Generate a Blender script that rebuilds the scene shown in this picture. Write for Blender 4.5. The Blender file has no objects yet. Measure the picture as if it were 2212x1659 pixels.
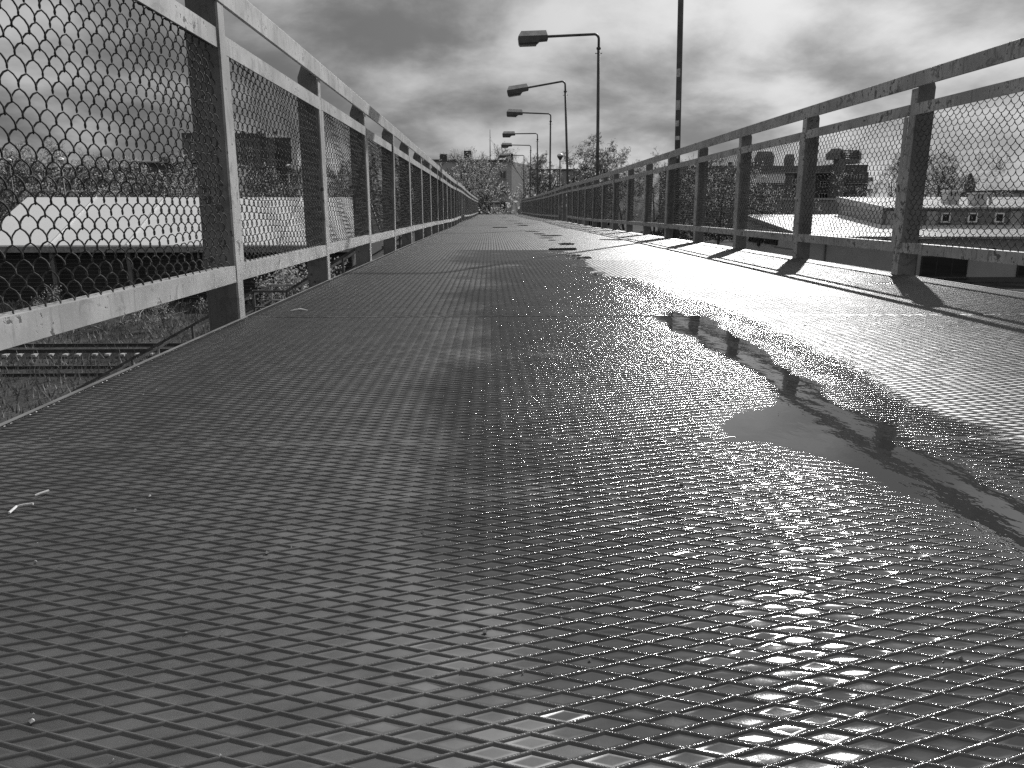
import bpy, math, random
import numpy as np
from mathutils import Vector, Matrix
R = math.radians
sc = bpy.context.scene
COL = sc.collection
random.seed(7); rng = np.random.default_rng(7)

# ------------------------------------------------------------------ camera, sky, sun, exposure
CAM = Vector((0.0, 0.0, 0.372)); PITCH = R(12.8); YAW = R(1.58); FPX = 1665.0   # focal length in pixels of a 2212-wide picture
cam = bpy.data.cameras.new('camera'); cam.lens = 36.0*FPX/2212.0; cam.sensor_width = 36.0
cam.clip_start = 0.02; cam.clip_end = 9000
cam_o = bpy.data.objects.new('camera', cam); COL.objects.link(cam_o)
cam_o.location = CAM; cam_o.rotation_euler = (math.pi/2-PITCH, 0, -YAW)
sc.camera = cam_o

SUN_AZ = R(24.5); SUN_EL = R(33.0)          # azimuth measured from +Y (along the bridge) towards +X
SUN_DIR = Vector((math.cos(SUN_EL)*math.sin(SUN_AZ), math.cos(SUN_EL)*math.cos(SUN_AZ), math.sin(SUN_EL)))
sun = bpy.data.lights.new('sun', 'SUN'); sun.energy = 5.0; sun.angle = R(0.6); sun.color = (1, .995, .985)
sun_o = bpy.data.objects.new('sun', sun); COL.objects.link(sun_o)
sun_o.rotation_euler = (-SUN_DIR).to_track_quat('-Z', 'Y').to_euler()

world = bpy.data.worlds.new('World'); sc.world = world; world.use_nodes = True
def build_world():
    nt = world.node_tree; nt.nodes.clear(); N = nt.nodes.new; L = nt.links.new
    out = N('ShaderNodeOutputWorld'); bg = N('ShaderNodeBackground'); L(bg.outputs[0], out.inputs[0])
    sky = N('ShaderNodeTexSky'); sky.sky_type = 'NISHITA'; sky.sun_disc = False
    sky.sun_elevation = SUN_EL; sky.sun_rotation = SUN_AZ; sky.dust_density = 3.0
    bw = N('ShaderNodeRGBToBW'); L(sky.outputs[0], bw.inputs[0])
    tc = N('ShaderNodeTexCoord'); sep = N('ShaderNodeSeparateXYZ'); L(tc.outputs['Generated'], sep.inputs[0])
    def M(op, a, b=None, c=None, clamp=False):
        n = N('ShaderNodeMath'); n.operation = op; n.use_clamp = clamp
        for i, v in enumerate((a, b, c)):
            if v is None: continue
            if isinstance(v, (int, float)): n.inputs[i].default_value = v
            else: L(v, n.inputs[i])
        return n.outputs[0]
    zc = M('MAXIMUM', sep.outputs[2], 0.0); den = M('ADD', zc, 0.34)
    u = M('DIVIDE', sep.outputs[0], den); v = M('DIVIDE', sep.outputs[1], den)
    comb = N('ShaderNodeCombineXYZ'); L(u, comb.inputs[0]); L(v, comb.inputs[1])
    def noise(scale, detail, rough, off, dist=0.0):
        mp = N('ShaderNodeMapping'); L(comb.outputs[0], mp.inputs[0]); mp.inputs[1].default_value = off
        n = N('ShaderNodeTexNoise'); L(mp.outputs[0], n.inputs['Vector'])
        n.inputs['Scale'].default_value = scale; n.inputs['Detail'].default_value = detail
        n.inputs['Roughness'].default_value = rough; n.inputs['Distortion'].default_value = dist
        return n.outputs[0]
    big = noise(1.3, 2, .5, CLOUD_OFF[0]); mid = noise(2.8, 9, .55, CLOUD_OFF[1], .15)
    dens = M('ADD', M('MULTIPLY', big, .55), M('MULTIPLY', mid, .6))
    mr = N('ShaderNodeMapRange'); mr.interpolation_type = 'SMOOTHSTEP'; L(dens, mr.inputs[0])
    mr.inputs[1].default_value = .44; mr.inputs[2].default_value = .70; mr.inputs[3].default_value = .66; mr.inputs[4].default_value = .16
    # cloud brightens towards the veiled sun
    vm = N('ShaderNodeVectorMath'); vm.operation = 'DOT_PRODUCT'; L(tc.outputs['Generated'], vm.inputs[0]); vm.inputs[1].default_value = SUN_DIR
    d = M('MAXIMUM', vm.outputs['Value'], 0.0); glow = M('MULTIPLY', M('POWER', d, 12.0), .75)
    cl = M('MULTIPLY', mr.outputs[0], M('ADD', glow, .80))
    tot = M('ADD', M('MULTIPLY', cl, .93), M('MULTIPLY', bw.outputs[0], .006))
    rgb = N('ShaderNodeCombineColor'); [L(tot, rgb.inputs[i]) for i in range(3)]
    L(rgb.outputs[0], bg.inputs[0]); bg.inputs[1].default_value = 1.0
CLOUD_OFF = ((4.4, 9.2, 0.0), (5.8, 0.4, 0.4))
build_world()
vs = sc.view_settings; vs.view_transform = 'Standard'; vs.look = 'None'; vs.exposure = 0.0; vs.gamma = 1.0; vs.use_curve_mapping = False
sc.cycles.max_bounces = 6; sc.cycles.use_denoising = False; sc.cycles.sample_clamp_indirect = 6.0

# ------------------------------------------------------------------ helpers
CR = Vector((math.cos(YAW), -math.sin(YAW), 0)); CF = Vector((math.sin(YAW)*math.cos(PITCH), math.cos(YAW)*math.cos(PITCH), -math.sin(PITCH)))
CU = CR.cross(CF)
def ray(px, py): return (CF + CR*((px-1106)/FPX) - CU*((py-829.5)/FPX))     # px, py in a 2212 x 1659 copy of the photograph
def onZ(px, py, z=0.0): r = ray(px, py); return CAM + r*((z-CAM.z)/r.z)
def onY(px, py, Y): r = ray(px, py); return CAM + r*((Y-CAM.y)/r.y)
def onX(px, py, X): r = ray(px, py); return CAM + r*((X-CAM.x)/r.x)
GZ = -6.13                       # ground level under the bridge
DX0, DX1 = -0.856, 2.392         # deck edges
_zy = [-10, 8, 13, 18, 21, 23.3, 26, 30, 36, 44, 52, 60]
_zz = [0, 0, -.012, -.035, -.03, -.012, -.02, -.04, -.06, -.06, -.045, -.03]
def zdeck(y): return float(np.interp(y, _zy, _zz))

def link(o, parent=None):
    COL.objects.link(o)
    if parent is not None: o.parent = parent
    return o
def tag(o, label=None, cat=None, group=None, kind=None):
    if label: o['label'] = label
    if cat: o['category'] = cat
    if group: o['group'] = group
    if kind: o['kind'] = kind
    return o
def empty(name, loc=(0, 0, 0), rz=0.0):
    o = bpy.data.objects.new(name, None); COL.objects.link(o); o.location = loc; o.rotation_euler = (0, 0, rz); o.empty_display_size = .2
    return o
class MB:
    def __init__(s): s.v = []; s.f = []
    def add(s, verts, faces):
        b = len(s.v); s.v += [tuple(p) for p in verts]; s.f += [tuple(i+b for i in f) for f in faces]; return s
    def box(s, x0, x1, y0, y1, z0, z1):
        return s.add([(x0,y0,z0),(x1,y0,z0),(x1,y1,z0),(x0,y1,z0),(x0,y0,z1),(x1,y0,z1),(x1,y1,z1),(x0,y1,z1)],
                     [(0,3,2,1),(4,5,6,7),(0,1,5,4),(1,2,6,5),(2,3,7,6),(3,0,4,7)])
    def bar(s, a, b, w, h, up=(0,0,1)):
        a = Vector(a); b = Vector(b); d = (b-a).normalized(); u = Vector(up)
        if abs(d.dot(u)) > .98: u = Vector((0,1,0))
        r = d.cross(u).normalized(); u = r.cross(d).normalized(); r *= w/2; u *= h/2
        return s.add([a-r-u, a+r-u, a+r+u, a-r+u, b-r-u, b+r-u, b+r+u, b-r+u],
                     [(0,1,2,3),(7,6,5,4),(4,5,1,0),(5,6,2,1),(6,7,3,2),(7,4,0,3)])
    def tube(s, pts, rad, n=6, cap=True):
        pts = [Vector(p) for p in pts]; m = len(pts); rads = rad if isinstance(rad, (list, tuple)) else [rad]*m
        b = len(s.v); up = None
        for i, p in enumerate(pts):
            d = (pts[min(i+1, m-1)]-pts[max(i-1, 0)]).normalized()
            if up is None: up = Vector((0,0,1)) if abs(d.z) < .9 else Vector((1,0,0))
            r = d.cross(up).normalized(); up = r.cross(d).normalized()
            for k in range(n):
                a = 2*math.pi*k/n; s.v.append(tuple(p+(r*math.cos(a)+up*math.sin(a))*rads[i]))
        for i in range(m-1):
            for k in range(n):
                s.f.append((b+i*n+k, b+(i+1)*n+k, b+(i+1)*n+(k+1)%n, b+i*n+(k+1)%n))
        if cap: s.f.append(tuple(b+k for k in range(n))); s.f.append(tuple(b+(m-1)*n+n-1-k for k in range(n)))
        return s
    def prism(s, prof, axis, t0, t1):
        # prof: 2-D polygon; axis 'x','y','z' is the extrusion direction
        n = len(prof); vs = []
        for t in (t0, t1):
            for (a, c) in prof: vs.append((t,a,c) if axis == 'x' else (a,t,c) if axis == 'y' else (a,c,t))
        return s.add(vs, [tuple(range(n)), tuple(range(2*n-1, n-1, -1))]+[(i, i+n, (i+1)%n+n, (i+1)%n) for i in range(n)])
    def mesh(s, name, smooth=False, fix=True):
        m = bpy.data.meshes.new(name); m.from_pydata(s.v, [], s.f)
        if fix:
            import bmesh; bm = bmesh.new(); bm.from_mesh(m); bmesh.ops.recalc_face_normals(bm, faces=bm.faces); bm.to_mesh(m); bm.free()
        if smooth: m.polygons.foreach_set('use_smooth', [True]*len(m.polygons))
        m.update(); return m
    def build(s, name, mat, parent=None, smooth=False, fix=True):
        m = s.mesh(name, smooth, fix); m.materials.append(mat)
        return link(bpy.data.objects.new(name, m), parent)
def inst(name, mesh, parent=None, loc=(0,0,0), rot=(0,0,0), scale=(1,1,1)):
    o = bpy.data.objects.new(name, mesh); o.location = loc; o.rotation_euler = rot; o.scale = scale
    return link(o, parent)
def bevel(o, w, seg=2):
    m = o.modifiers.new('bevel', 'BEVEL'); m.width = w; m.segments = seg; m.limit_method = 'ANGLE'; return o

# ------------------------------------------------------------------ materials (all neutral: the photograph is black and white)
class NT:
    def __init__(s, name):
        s.m = bpy.data.materials.new(name); s.m.use_nodes = True; s.t = s.m.node_tree; s.t.nodes.clear()
        s.out = s.n('ShaderNodeOutputMaterial'); s.p = s.n('ShaderNodeBsdfPrincipled'); s.l(s.p.outputs[0], s.out.inputs[0])
        s.geo = s.n('ShaderNodeNewGeometry')
    def n(s, t): return s.t.nodes.new(t)
    def l(s, a, b): s.t.links.new(a, b)
    def val(s, inp, v):
        if isinstance(v, (int, float)): inp.default_value = v
        elif isinstance(v, (tuple, list)): inp.default_value = v
        else: s.l(v, inp)
    def math(s, op, a, b=None, c=None, clamp=False):
        n = s.n('ShaderNodeMath'); n.operation = op; n.use_clamp = clamp
        for i, v in enumerate((a, b, c)):
            if v is not None: s.val(n.inputs[i], v)
        return n.outputs[0]
    def pos(s, scale=(1,1,1), obj=False):
        mp = s.n('ShaderNodeMapping'); mp.inputs['Scale'].default_value = scale
        if obj: tc = s.n('ShaderNodeTexCoord'); s.l(tc.outputs['Object'], mp.inputs[0])
        else: s.l(s.geo.outputs['Position'], mp.inputs[0])
        return mp.outputs[0]
    def noise(s, vec, scale, detail=4, rough=.55, dist=0.0):
        n = s.n('ShaderNodeTexNoise'); s.l(vec, n.inputs['Vector']); n.inputs['Scale'].default_value = scale
        n.inputs['Detail'].default_value = detail; n.inputs['Roughness'].default_value = rough; n.inputs['Distortion'].default_value = dist
        return n.outputs[0]
    def ramp(s, x, a, b, lo=0.0, hi=1.0):
        n = s.n('ShaderNodeMapRange'); n.interpolation_type = 'SMOOTHSTEP'; s.val(n.inputs[0], x)
        for i, v in enumerate((a, b, lo, hi)): s.val(n.inputs[i+1], v)
        return n.outputs[0]
    def mix(s, f, a, b):
        n = s.n('ShaderNodeMix'); n.data_type = 'FLOAT'; s.val(n.inputs[0], f); s.val(n.inputs[2], a); s.val(n.inputs[3], b); return n.outputs[0]
    def grey(s, v):
        c = s.n('ShaderNodeCombineColor'); [s.val(c.inputs[i], v) for i in range(3)]; s.l(c.outputs[0], s.p.inputs['Base Color'])
    def bump(s, h, strength, distance):
        b = s.n('ShaderNodeBump'); s.val(b.inputs['Strength'], strength); b.inputs['Distance'].default_value = distance; s.l(h, b.inputs['Height'])
        s.l(b.outputs[0], s.p.inputs['Normal']); return b
    def rough(s, v): s.val(s.p.inputs['Roughness'], v)
    def spec(s, v): s.p.inputs['Specular IOR Level'].default_value = v

def simple(name, g, rough=.7, var=.25, scale=3.0, bump=0.0, spec=.5, bscale=40, stretch=(1,1,1)):
    t = NT(name); v = t.pos(stretch); n = t.noise(v, scale, 5, .6)
    t.grey(t.mix(t.ramp(n, .3, .7), g*(1-var), g*(1+var))); t.rough(rough); t.spec(spec)
    if bump: t.bump(t.noise(v, bscale, 4, .6), .6, bump)
    return t.m
def mk_paint(name, base, chips=.55, dirt=.5):
    t = NT(name); v = t.pos(); vz = t.pos((9, 9, 1.2))
    n1 = t.noise(v, 3.5, 6, .62); n2 = t.noise(v, 28, 5, .7); n3 = t.noise(vz, 6, 5, .65); n4 = t.noise(v, 11, 6, .7, .6)
    fine = t.noise(v, 160, 3, .6)
    c = t.mix(t.ramp(n1, .35, .65), base*.66, base*1.08)
    c = t.mix(t.math('MULTIPLY', t.ramp(n3, .52, .66), .75*dirt), c, base*.26)          # run-off streaks
    c = t.mix(t.math('MULTIPLY', t.ramp(n4, .55, .62), .9*dirt), c, base*.28)          # rubbed, dirty patches
    chip = t.ramp(t.math('ADD', n2, t.math('MULTIPLY', n1, .35)), chips+.20, chips+.25)
    c = t.mix(t.math('MULTIPLY', chip, .85), c, .045)                                   # rust where the paint has gone
    c = t.mix(t.ramp(fine, .3, .7, 0, .22), c, base*.55)
    t.grey(c); t.rough(t.mix(chip, .5, .85)); t.spec(.4)
    t.bump(t.math('SUBTRACT', t.math('MULTIPLY', fine, .3), chip), .5, .0015)
    return t.m
M = {}
M['paint'] = mk_paint('rail_paint', .45, .60)
M['paint_dirty'] = mk_paint('rail_paint_dirty', .50, .56, .9)
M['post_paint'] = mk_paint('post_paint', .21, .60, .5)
M['wire'] = simple('wire', .075, .8, .5, 60, spec=.15)
M['lamp_metal'] = simple('lamp_metal', .085, .55, .35, 6, spec=.4)
M['lamp_cover'] = simple('lamp_cover', .58, .5, .18, 9)
M['lamp_lens'] = simple('lamp_lens', .10, .25, .2, 5)
M['white'] = simple('white_enamel', .78, .45, .08, 4)
M['dark_steel'] = simple('dark_steel', .075, .6, .5, 5, .0006)
M['steel_grey'] = simple('steel_grey', .24, .6, .35, 5)
M['edge_steel'] = simple('edge_steel', .13, .55, .4, 7)
M['rail_steel'] = simple('rail_steel', .045, .5, .4, 6)
M['concrete'] = simple('concrete', .34, .85, .25, 4, .003)
M['ballast'] = simple('ballast', .05, .95, .5, 9, .02, spec=.03, bscale=14)
M['asphalt'] = simple('asphalt', .06, .95, .3, 2, spec=.03)
M['render_wall'] = simple('render_wall', .34, .85, .07, .8)
M['render_light'] = simple('render_light', .46, .85, .07, .8)
M['render_dark'] = simple('render_dark', .20, .85, .10, .8)
M['panel_wall'] = simple('panel_wall', .17, .85, .12, .35)
M['panel_dark'] = simple('panel_dark', .085, .85, .15, .35)
M['brown_block'] = simple('brown_block', .12, .85, .12, .4)
M['trim'] = simple('trim', .30, .6, .12, 3)
M['roofing'] = simple('roofing', .11, .8, .25, .6)
M['shed_roof'] = simple('shed_roof', .92, .50, .03, .4, spec=1.0)
next(n for n in M['shed_roof'].node_tree.nodes if n.type == 'BSDF_PRINCIPLED').inputs['Metallic'].default_value = .0
M['metal_roof'] = simple('metal_roof', .62, .30, .10, .6, spec=.8)
M['cladding'] = simple('cladding', .020, .7, .3, 2)
M['wood'] = simple('wood_post', .16, .85, .3, 6, stretch=(6, 6, 1))
M['bark'] = simple('bark', .06, .9, .4, 4)
M['twig'] = simple('twig', .095, .9, .35, 6)
M['bud'] = simple('bud_leaf', .32, .8, .3, 4)
def translucent(m, g, f):
    t = m.node_tree; out = next(n for n in t.nodes if n.type == 'OUTPUT_MATERIAL'); p = next(n for n in t.nodes if n.type == 'BSDF_PRINCIPLED')
    tr = t.nodes.new('ShaderNodeBsdfTranslucent'); tr.inputs[0].default_value = (g, g, g, 1); mx = t.nodes.new('ShaderNodeMixShader'); mx.inputs[0].default_value = f
    t.links.new(p.outputs[0], mx.inputs[1]); t.links.new(tr.outputs[0], mx.inputs[2]); t.links.new(mx.outputs[0], out.inputs[0])
translucent(M['bud'], .5, .5)
M['pale_twig'] = simple('pale_twig', .30, .85, .3, 5)
M['leaf_dark'] = simple('leaf_dark', .045, .75, .5, 4)
M['ink'] = simple('sign_ink', .018, .5, .1, 3)
M['board_dark'] = simple('board_dark', .022, .6, .3, 3)
M['litter'] = simple('litter', .62, .7, .15, 80)
M['grit'] = simple('grit', .42, .35, .6, 90)
M['sticker'] = simple('sticker', .45, .5, .25, 25)
M['curtain'] = simple('curtain', .5, .8, .15, 5)
t = NT('window_glass'); t.grey(.015); t.rough(.06); t.spec(.6); M['glass'] = t.m
t = NT('grass'); v = t.pos(); a = t.noise(v, .35, 6, .65); b = t.noise(v, 7, 6, .75)
t.grey(t.math('MULTIPLY', t.mix(t.ramp(a, .35, .65), .045, .105), t.mix(t.ramp(b, .25, .75), .45, 1.35))); t.rough(.95); t.spec(.03)
t.bump(b, .9, .12); M['grass'] = t.m
M['blade'] = simple('grass_blade', .20, .85, .5, 3, spec=.2)

def mk_deck():
    t = NT('deck_steel'); v = t.pos()
    rib = t.n('ShaderNodeAttribute'); rib.attribute_name = 'rib'; wet = t.n('ShaderNodeAttribute'); wet.attribute_name = 'wet'
    rb = rib.outputs['Fac']; wt = wet.outputs['Fac']
    big = t.noise(v, 1.1, 4, .55); mid = t.noise(v, 16, 5, .6); fine = t.noise(v, 620, 2, .6)
    w = t.ramp(t.math('MULTIPLY', wt, t.ramp(big, .30, .60, .6, 1.0)), .18, .52)
    c = t.mix(t.ramp(mid, .3, .7), .034, .060)
    c = t.mix(t.math('MULTIPLY', rb, .5), c, .085)
    c = t.mix(w, c, t.math('MULTIPLY', c, .62))
    t.grey(c)
    r = t.mix(w, t.mix(t.ramp(mid, .3, .7), .38, .48), t.mix(rb, t.mix(t.ramp(mid, .35, .65), .03, .07), .17))
    t.rough(r); t.spec(.95)
    bs = t.math('MULTIPLY', t.mix(rb, .03, 1.0), t.mix(w, .45, 1.0))
    t.bump(t.math('ADD', fine, t.math('MULTIPLY', mid, .4)), bs, .0007)
    return t.m
M['deck'] = mk_deck()
def mk_water():
    t = NT('puddle_water'); t.t.nodes.remove(t.p)
    v = t.pos((1.0, .55, 1)); n = t.noise(v, 34, 3, .5); n2 = t.noise(v, 7, 2, .5)
    b = t.n('ShaderNodeBump'); b.inputs['Strength'].default_value = .5; b.inputs['Distance'].default_value = .0016
    t.l(t.math('ADD', t.math('MULTIPLY', n, .35), n2), b.inputs['Height'])
    g = t.n('ShaderNodeBsdfGlossy'); g.inputs['Roughness'].default_value = .012; g.inputs['Color'].default_value = (1,1,1,1); t.l(b.outputs[0], g.inputs['Normal'])
    tr = t.n('ShaderNodeBsdfDiffuse'); tr.inputs['Color'].default_value = (.030,.030,.030,1)
    fr = t.n('ShaderNodeFresnel'); fr.inputs['IOR'].default_value = 1.33; t.l(b.outputs[0], fr.inputs['Normal'])
    mx = t.n('ShaderNodeMixShader'); t.l(fr.outputs[0], mx.inputs[0]); t.l(tr.outputs[0], mx.inputs[1]); t.l(g.outputs[0], mx.inputs[2]); t.l(mx.outputs[0], t.out.inputs[0])
    return t.m
M['water'] = mk_water()

# ------------------------------------------------------------------ ground
def build_ground():
    g = MB(); g.add([(-4000,-1500,GZ),(4000,-1500,GZ),(4000,6000,GZ),(-4000,6000,GZ)], [(0,1,2,3)])
    tag(g.build('ground', M['grass']), kind='structure')
    # car park and lane to the right of the bridge
    tag(MB().add([(9,52,GZ+.004),(27.6,52,GZ+.004),(27.6,132,GZ+.004),(9,132,GZ+.004)], [(0,1,2,3)]).build('car_park', M['asphalt']), kind='structure')
    # loose grass in the foreground below the bridge
    b = MB()
    for i in range(15000):
        Y = random.uniform(13, 56); X = -random.uniform(.5, 1)*0 - random.uniform(1.5, 9+.62*Y)
        h = random.uniform(.10, .42)*(1.5 if random.random() < .12 else 1); a = random.uniform(0, 6.28); w = .012+.0007*Y
        dx, dy = math.cos(a)*w, math.sin(a)*w; lx, ly = random.gauss(0, .35)*h, random.gauss(0, .35)*h
        b.add([(X-dx,Y-dy,GZ),(X+dx,Y+dy,GZ),(X+lx,Y+ly,GZ+h)], [(0,1,2)])
    tag(b.build('rough_grass', M['blade'], fix=False), 'rough pale grass covering the ground beside the railway tracks', 'grass', kind='stuff')
build_ground()

# ------------------------------------------------------------------ footbridge deck
def vnoise(x, y, s, seed):
    r = np.random.default_rng(seed); G = r.random((64, 64)); x = np.asarray(x)*s+17.3; y = np.asarray(y)*s+9.1
    xi = np.floor(x).astype(int); yi = np.floor(y).astype(int); fx = x-xi; fy = y-yi
    fx = fx*fx*(3-2*fx); fy = fy*fy*(3-2*fy); g = lambda a, b: G[a % 64, b % 64]
    return (g(xi,yi)*(1-fx)+g(xi+1,yi)*fx)*(1-fy)+(g(xi,yi+1)*(1-fx)+g(xi+1,yi+1)*fx)*fy
def poly_sdf(px, py, poly):
    # signed distance (positive inside), vectorised
    d = np.full(px.shape, 1e9); ins = np.zeros(px.shape, bool); n = len(poly)
    for i in range(n):
        ax, ay = poly[i]; bx, by = poly[(i+1) % n]; ex, ey = bx-ax, by-ay
        t = np.clip(((px-ax)*ex+(py-ay)*ey)/(ex*ex+ey*ey+1e-12), 0, 1)
        d = np.minimum(d, np.hypot(px-ax-t*ex, py-ay-t*ey))
        c = ((ay > py) != (by > py)) & (px < (bx-ax)*(py-ay)/(by-ay+1e-12)+ax); ins ^= c
    return np.where(ins, d, -d)
POOL_PX = [(1322,603),(1400,634),(1475,664),(1560,698),(1622,738),(1690,785),(1760,822),(1835,878),(1960,926),(2085,996),(2230,1062),(2440,1160),
           (2440,1330),(2230,1232),(2100,1160),(1965,1092),(1830,1030),(1700,992),(1585,966),(1540,930),(1610,885),(1668,850),(1640,812),(1560,772),(1510,735),(1440,708),(1395,668),(1350,640)]
POOL = [tuple(onZ(x, y, .0)[:2]) for x, y in POOL_PX]
_pr = sorted([(p[1], p[0]) for p in POOL[:12]]); _PRY = [a for a, _ in _pr]; _PRX = [b for _, b in _pr]
def wetness(x, y, far=False):
    n = vnoise(x, y, 3.2, 3)*.6+vnoise(x, y, 9, 4)*.4
    if far: return np.clip(.12+.30*(n-.3), .03, .5)
    base = np.clip((x+.12+.05*y)/.60, 0, 1)*np.interp(y, [1.5, 4.5], [1, .55])
    right = x > np.interp(y, _PRY, _PRX)+.02+.25*(n-.5)
    base = np.where(right, base*(.12+.75*(vnoise(x, y, 2.3, 12) > .97)), base)
    return np.clip(.16+.95*base*(.6+.8*n)+.2*(n-.5), .03, 1)
LX, LY = .027, 1.5/77/2          # half diagonals of one rib diamond
def plate_mesh(name, y0, y1, rings, local=True, pool=False, ymin=None, far=False):
    xs = np.arange(math.floor(DX0/LX)-1, math.ceil(DX1/LX)+2); ys = np.arange(0, round((y1-y0)/LY)+1)
    I, J = np.meshgrid(xs, ys); k = ((I+J) % 2 == 0); cx = (I[k]*LX).astype(float); cy = y0+J[k]*LY
    if ymin is not None: kk = cy > ymin; cx = cx[kk]; cy = cy[kk]
    n = len(cx); insmax = LX*LY/math.hypot(LX, LY)*1000
    wet = wetness(cx, cy, far)
    lvl = np.clip(wet*1.1-.25+.35*(np.random.default_rng(5).random(n)-.5), 0, 1)       # how full of water a cell is
    corners = np.array([(1,0),(0,1),(-1,0),(0,-1)], float); V = []; RB = []; WT = []; F4 = []; base = 0
    rg = np.random.default_rng(77); tx = rg.normal(0, .022, n); ty = rg.normal(0, .028, n)
    def ring(cs, ins, z, zw):
        sc_ = 1-ins/insmax
        x = cx[:,None]+cs[:,0]*LX*sc_; y = cy[:,None]+cs[:,1]*LY*sc_
        zz = (z+(zw-z)*lvl)[:,None]*.001*np.ones((1,len(cs)))
        if ins > 3: zz = zz+tx[:,None]*(x-cx[:,None])+ty[:,None]*(y-cy[:,None])
        V.append(np.stack([x,y,zz], -1))
        RB.append(np.full((n,len(cs)), max(0., 1-ins/1.9))); WT.append(np.repeat(wet[:,None], len(cs), 1))
    NO = min(3, len(rings)-2); two = np.array([c for k in range(4) for c in (corners[k], corners[(k+1) % 4])])
    for r in rings[:NO+1]: ring(two, *r)
    for r in range(NO):
        for k in range(4): F4.append((r*8+2*k, r*8+2*k+1, r*8+8+2*k+1, r*8+8+2*k))
    b0 = 8*(NO+1); m2 = len(rings)-NO
    for r in rings[NO:]: ring(corners, *r)
    for r in range(m2-1):
        for c in range(4): F4.append((b0+r*4+c, b0+r*4+(c+1) % 4, b0+r*4+4+(c+1) % 4, b0+r*4+4+c))
    F4.append(tuple(b0+(m2-1)*4+c for c in range(4)))
    V = np.concatenate(V, 1); RB = np.concatenate(RB, 1); WT = np.concatenate(WT, 1); per = V.shape[1]
    V[...,0] = np.clip(V[...,0], DX0, DX1); V[...,1] = np.clip(V[...,1], y0+.0012, y1-.0012)
    edge = np.minimum(V[...,1]-y0, y1-V[...,1]); V[...,2] = np.where(edge < .002, -.0006, V[...,2])
    if pool:
        d = poly_sdf(V[...,0].ravel(), V[...,1].ravel(), POOL).reshape(V.shape[:-1])
        d = d+.05*(vnoise(V[...,0], V[...,1], 11, 8)-.5)+.02*(vnoise(V[...,0], V[...,1], 40, 9)-.5)
        V[...,2] -= np.interp(d, [-.30, -.05, .02, .10, .4], [0, .0003, .0018, .0034, .0050])
        WT = np.maximum(WT, np.interp(d, [-.25, 0], [0, 1]))
    V[...,2] += .0007*(vnoise(V[...,0], V[...,1], 5, 21)-.5)
    if local: V[...,1] -= y0
    F = [np.arange(n)[:,None]*per+np.array(f) for f in F4]
    F = np.concatenate(F, 0); me = bpy.data.meshes.new(name); V = V.reshape(-1, 3)
    me.vertices.add(len(V)); me.vertices.foreach_set('co', V.astype(np.float32).ravel())
    me.loops.add(F.size); me.loops.foreach_set('vertex_index', F.astype(np.int32).ravel())
    me.polygons.add(len(F)); me.polygons.foreach_set('loop_start', np.arange(0, F.size, 4, dtype=np.int32)); me.polygons.foreach_set('loop_total', np.full(len(F), 4, np.int32))
    me.polygons.foreach_set('use_smooth', np.ones(len(F), bool)); me.update(calc_edges=True)
    for nm, arr in (('rib', RB), ('wet', WT)):
        a = me.attributes.new(nm, 'FLOAT', 'POINT'); a.data.foreach_set('value', arr.astype(np.float32).ravel())
    me.materials.append(M['deck']); return me
RFULL = [(0, 1.8, 1.7), (.75, 1.62, 1.56), (1.6, .90, 1.15), (2.6, .05, .70), (3.8, .0, .42), (5.2, .0, .25), (7.0, .0, .17)]
RLITE = [(0, 1.8, 1.7), (1.0, 1.45, 1.4), (2.6, .08, .6), (5.2, .0, .18)]
P0 = 1.21; PL = 1.5
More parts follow.
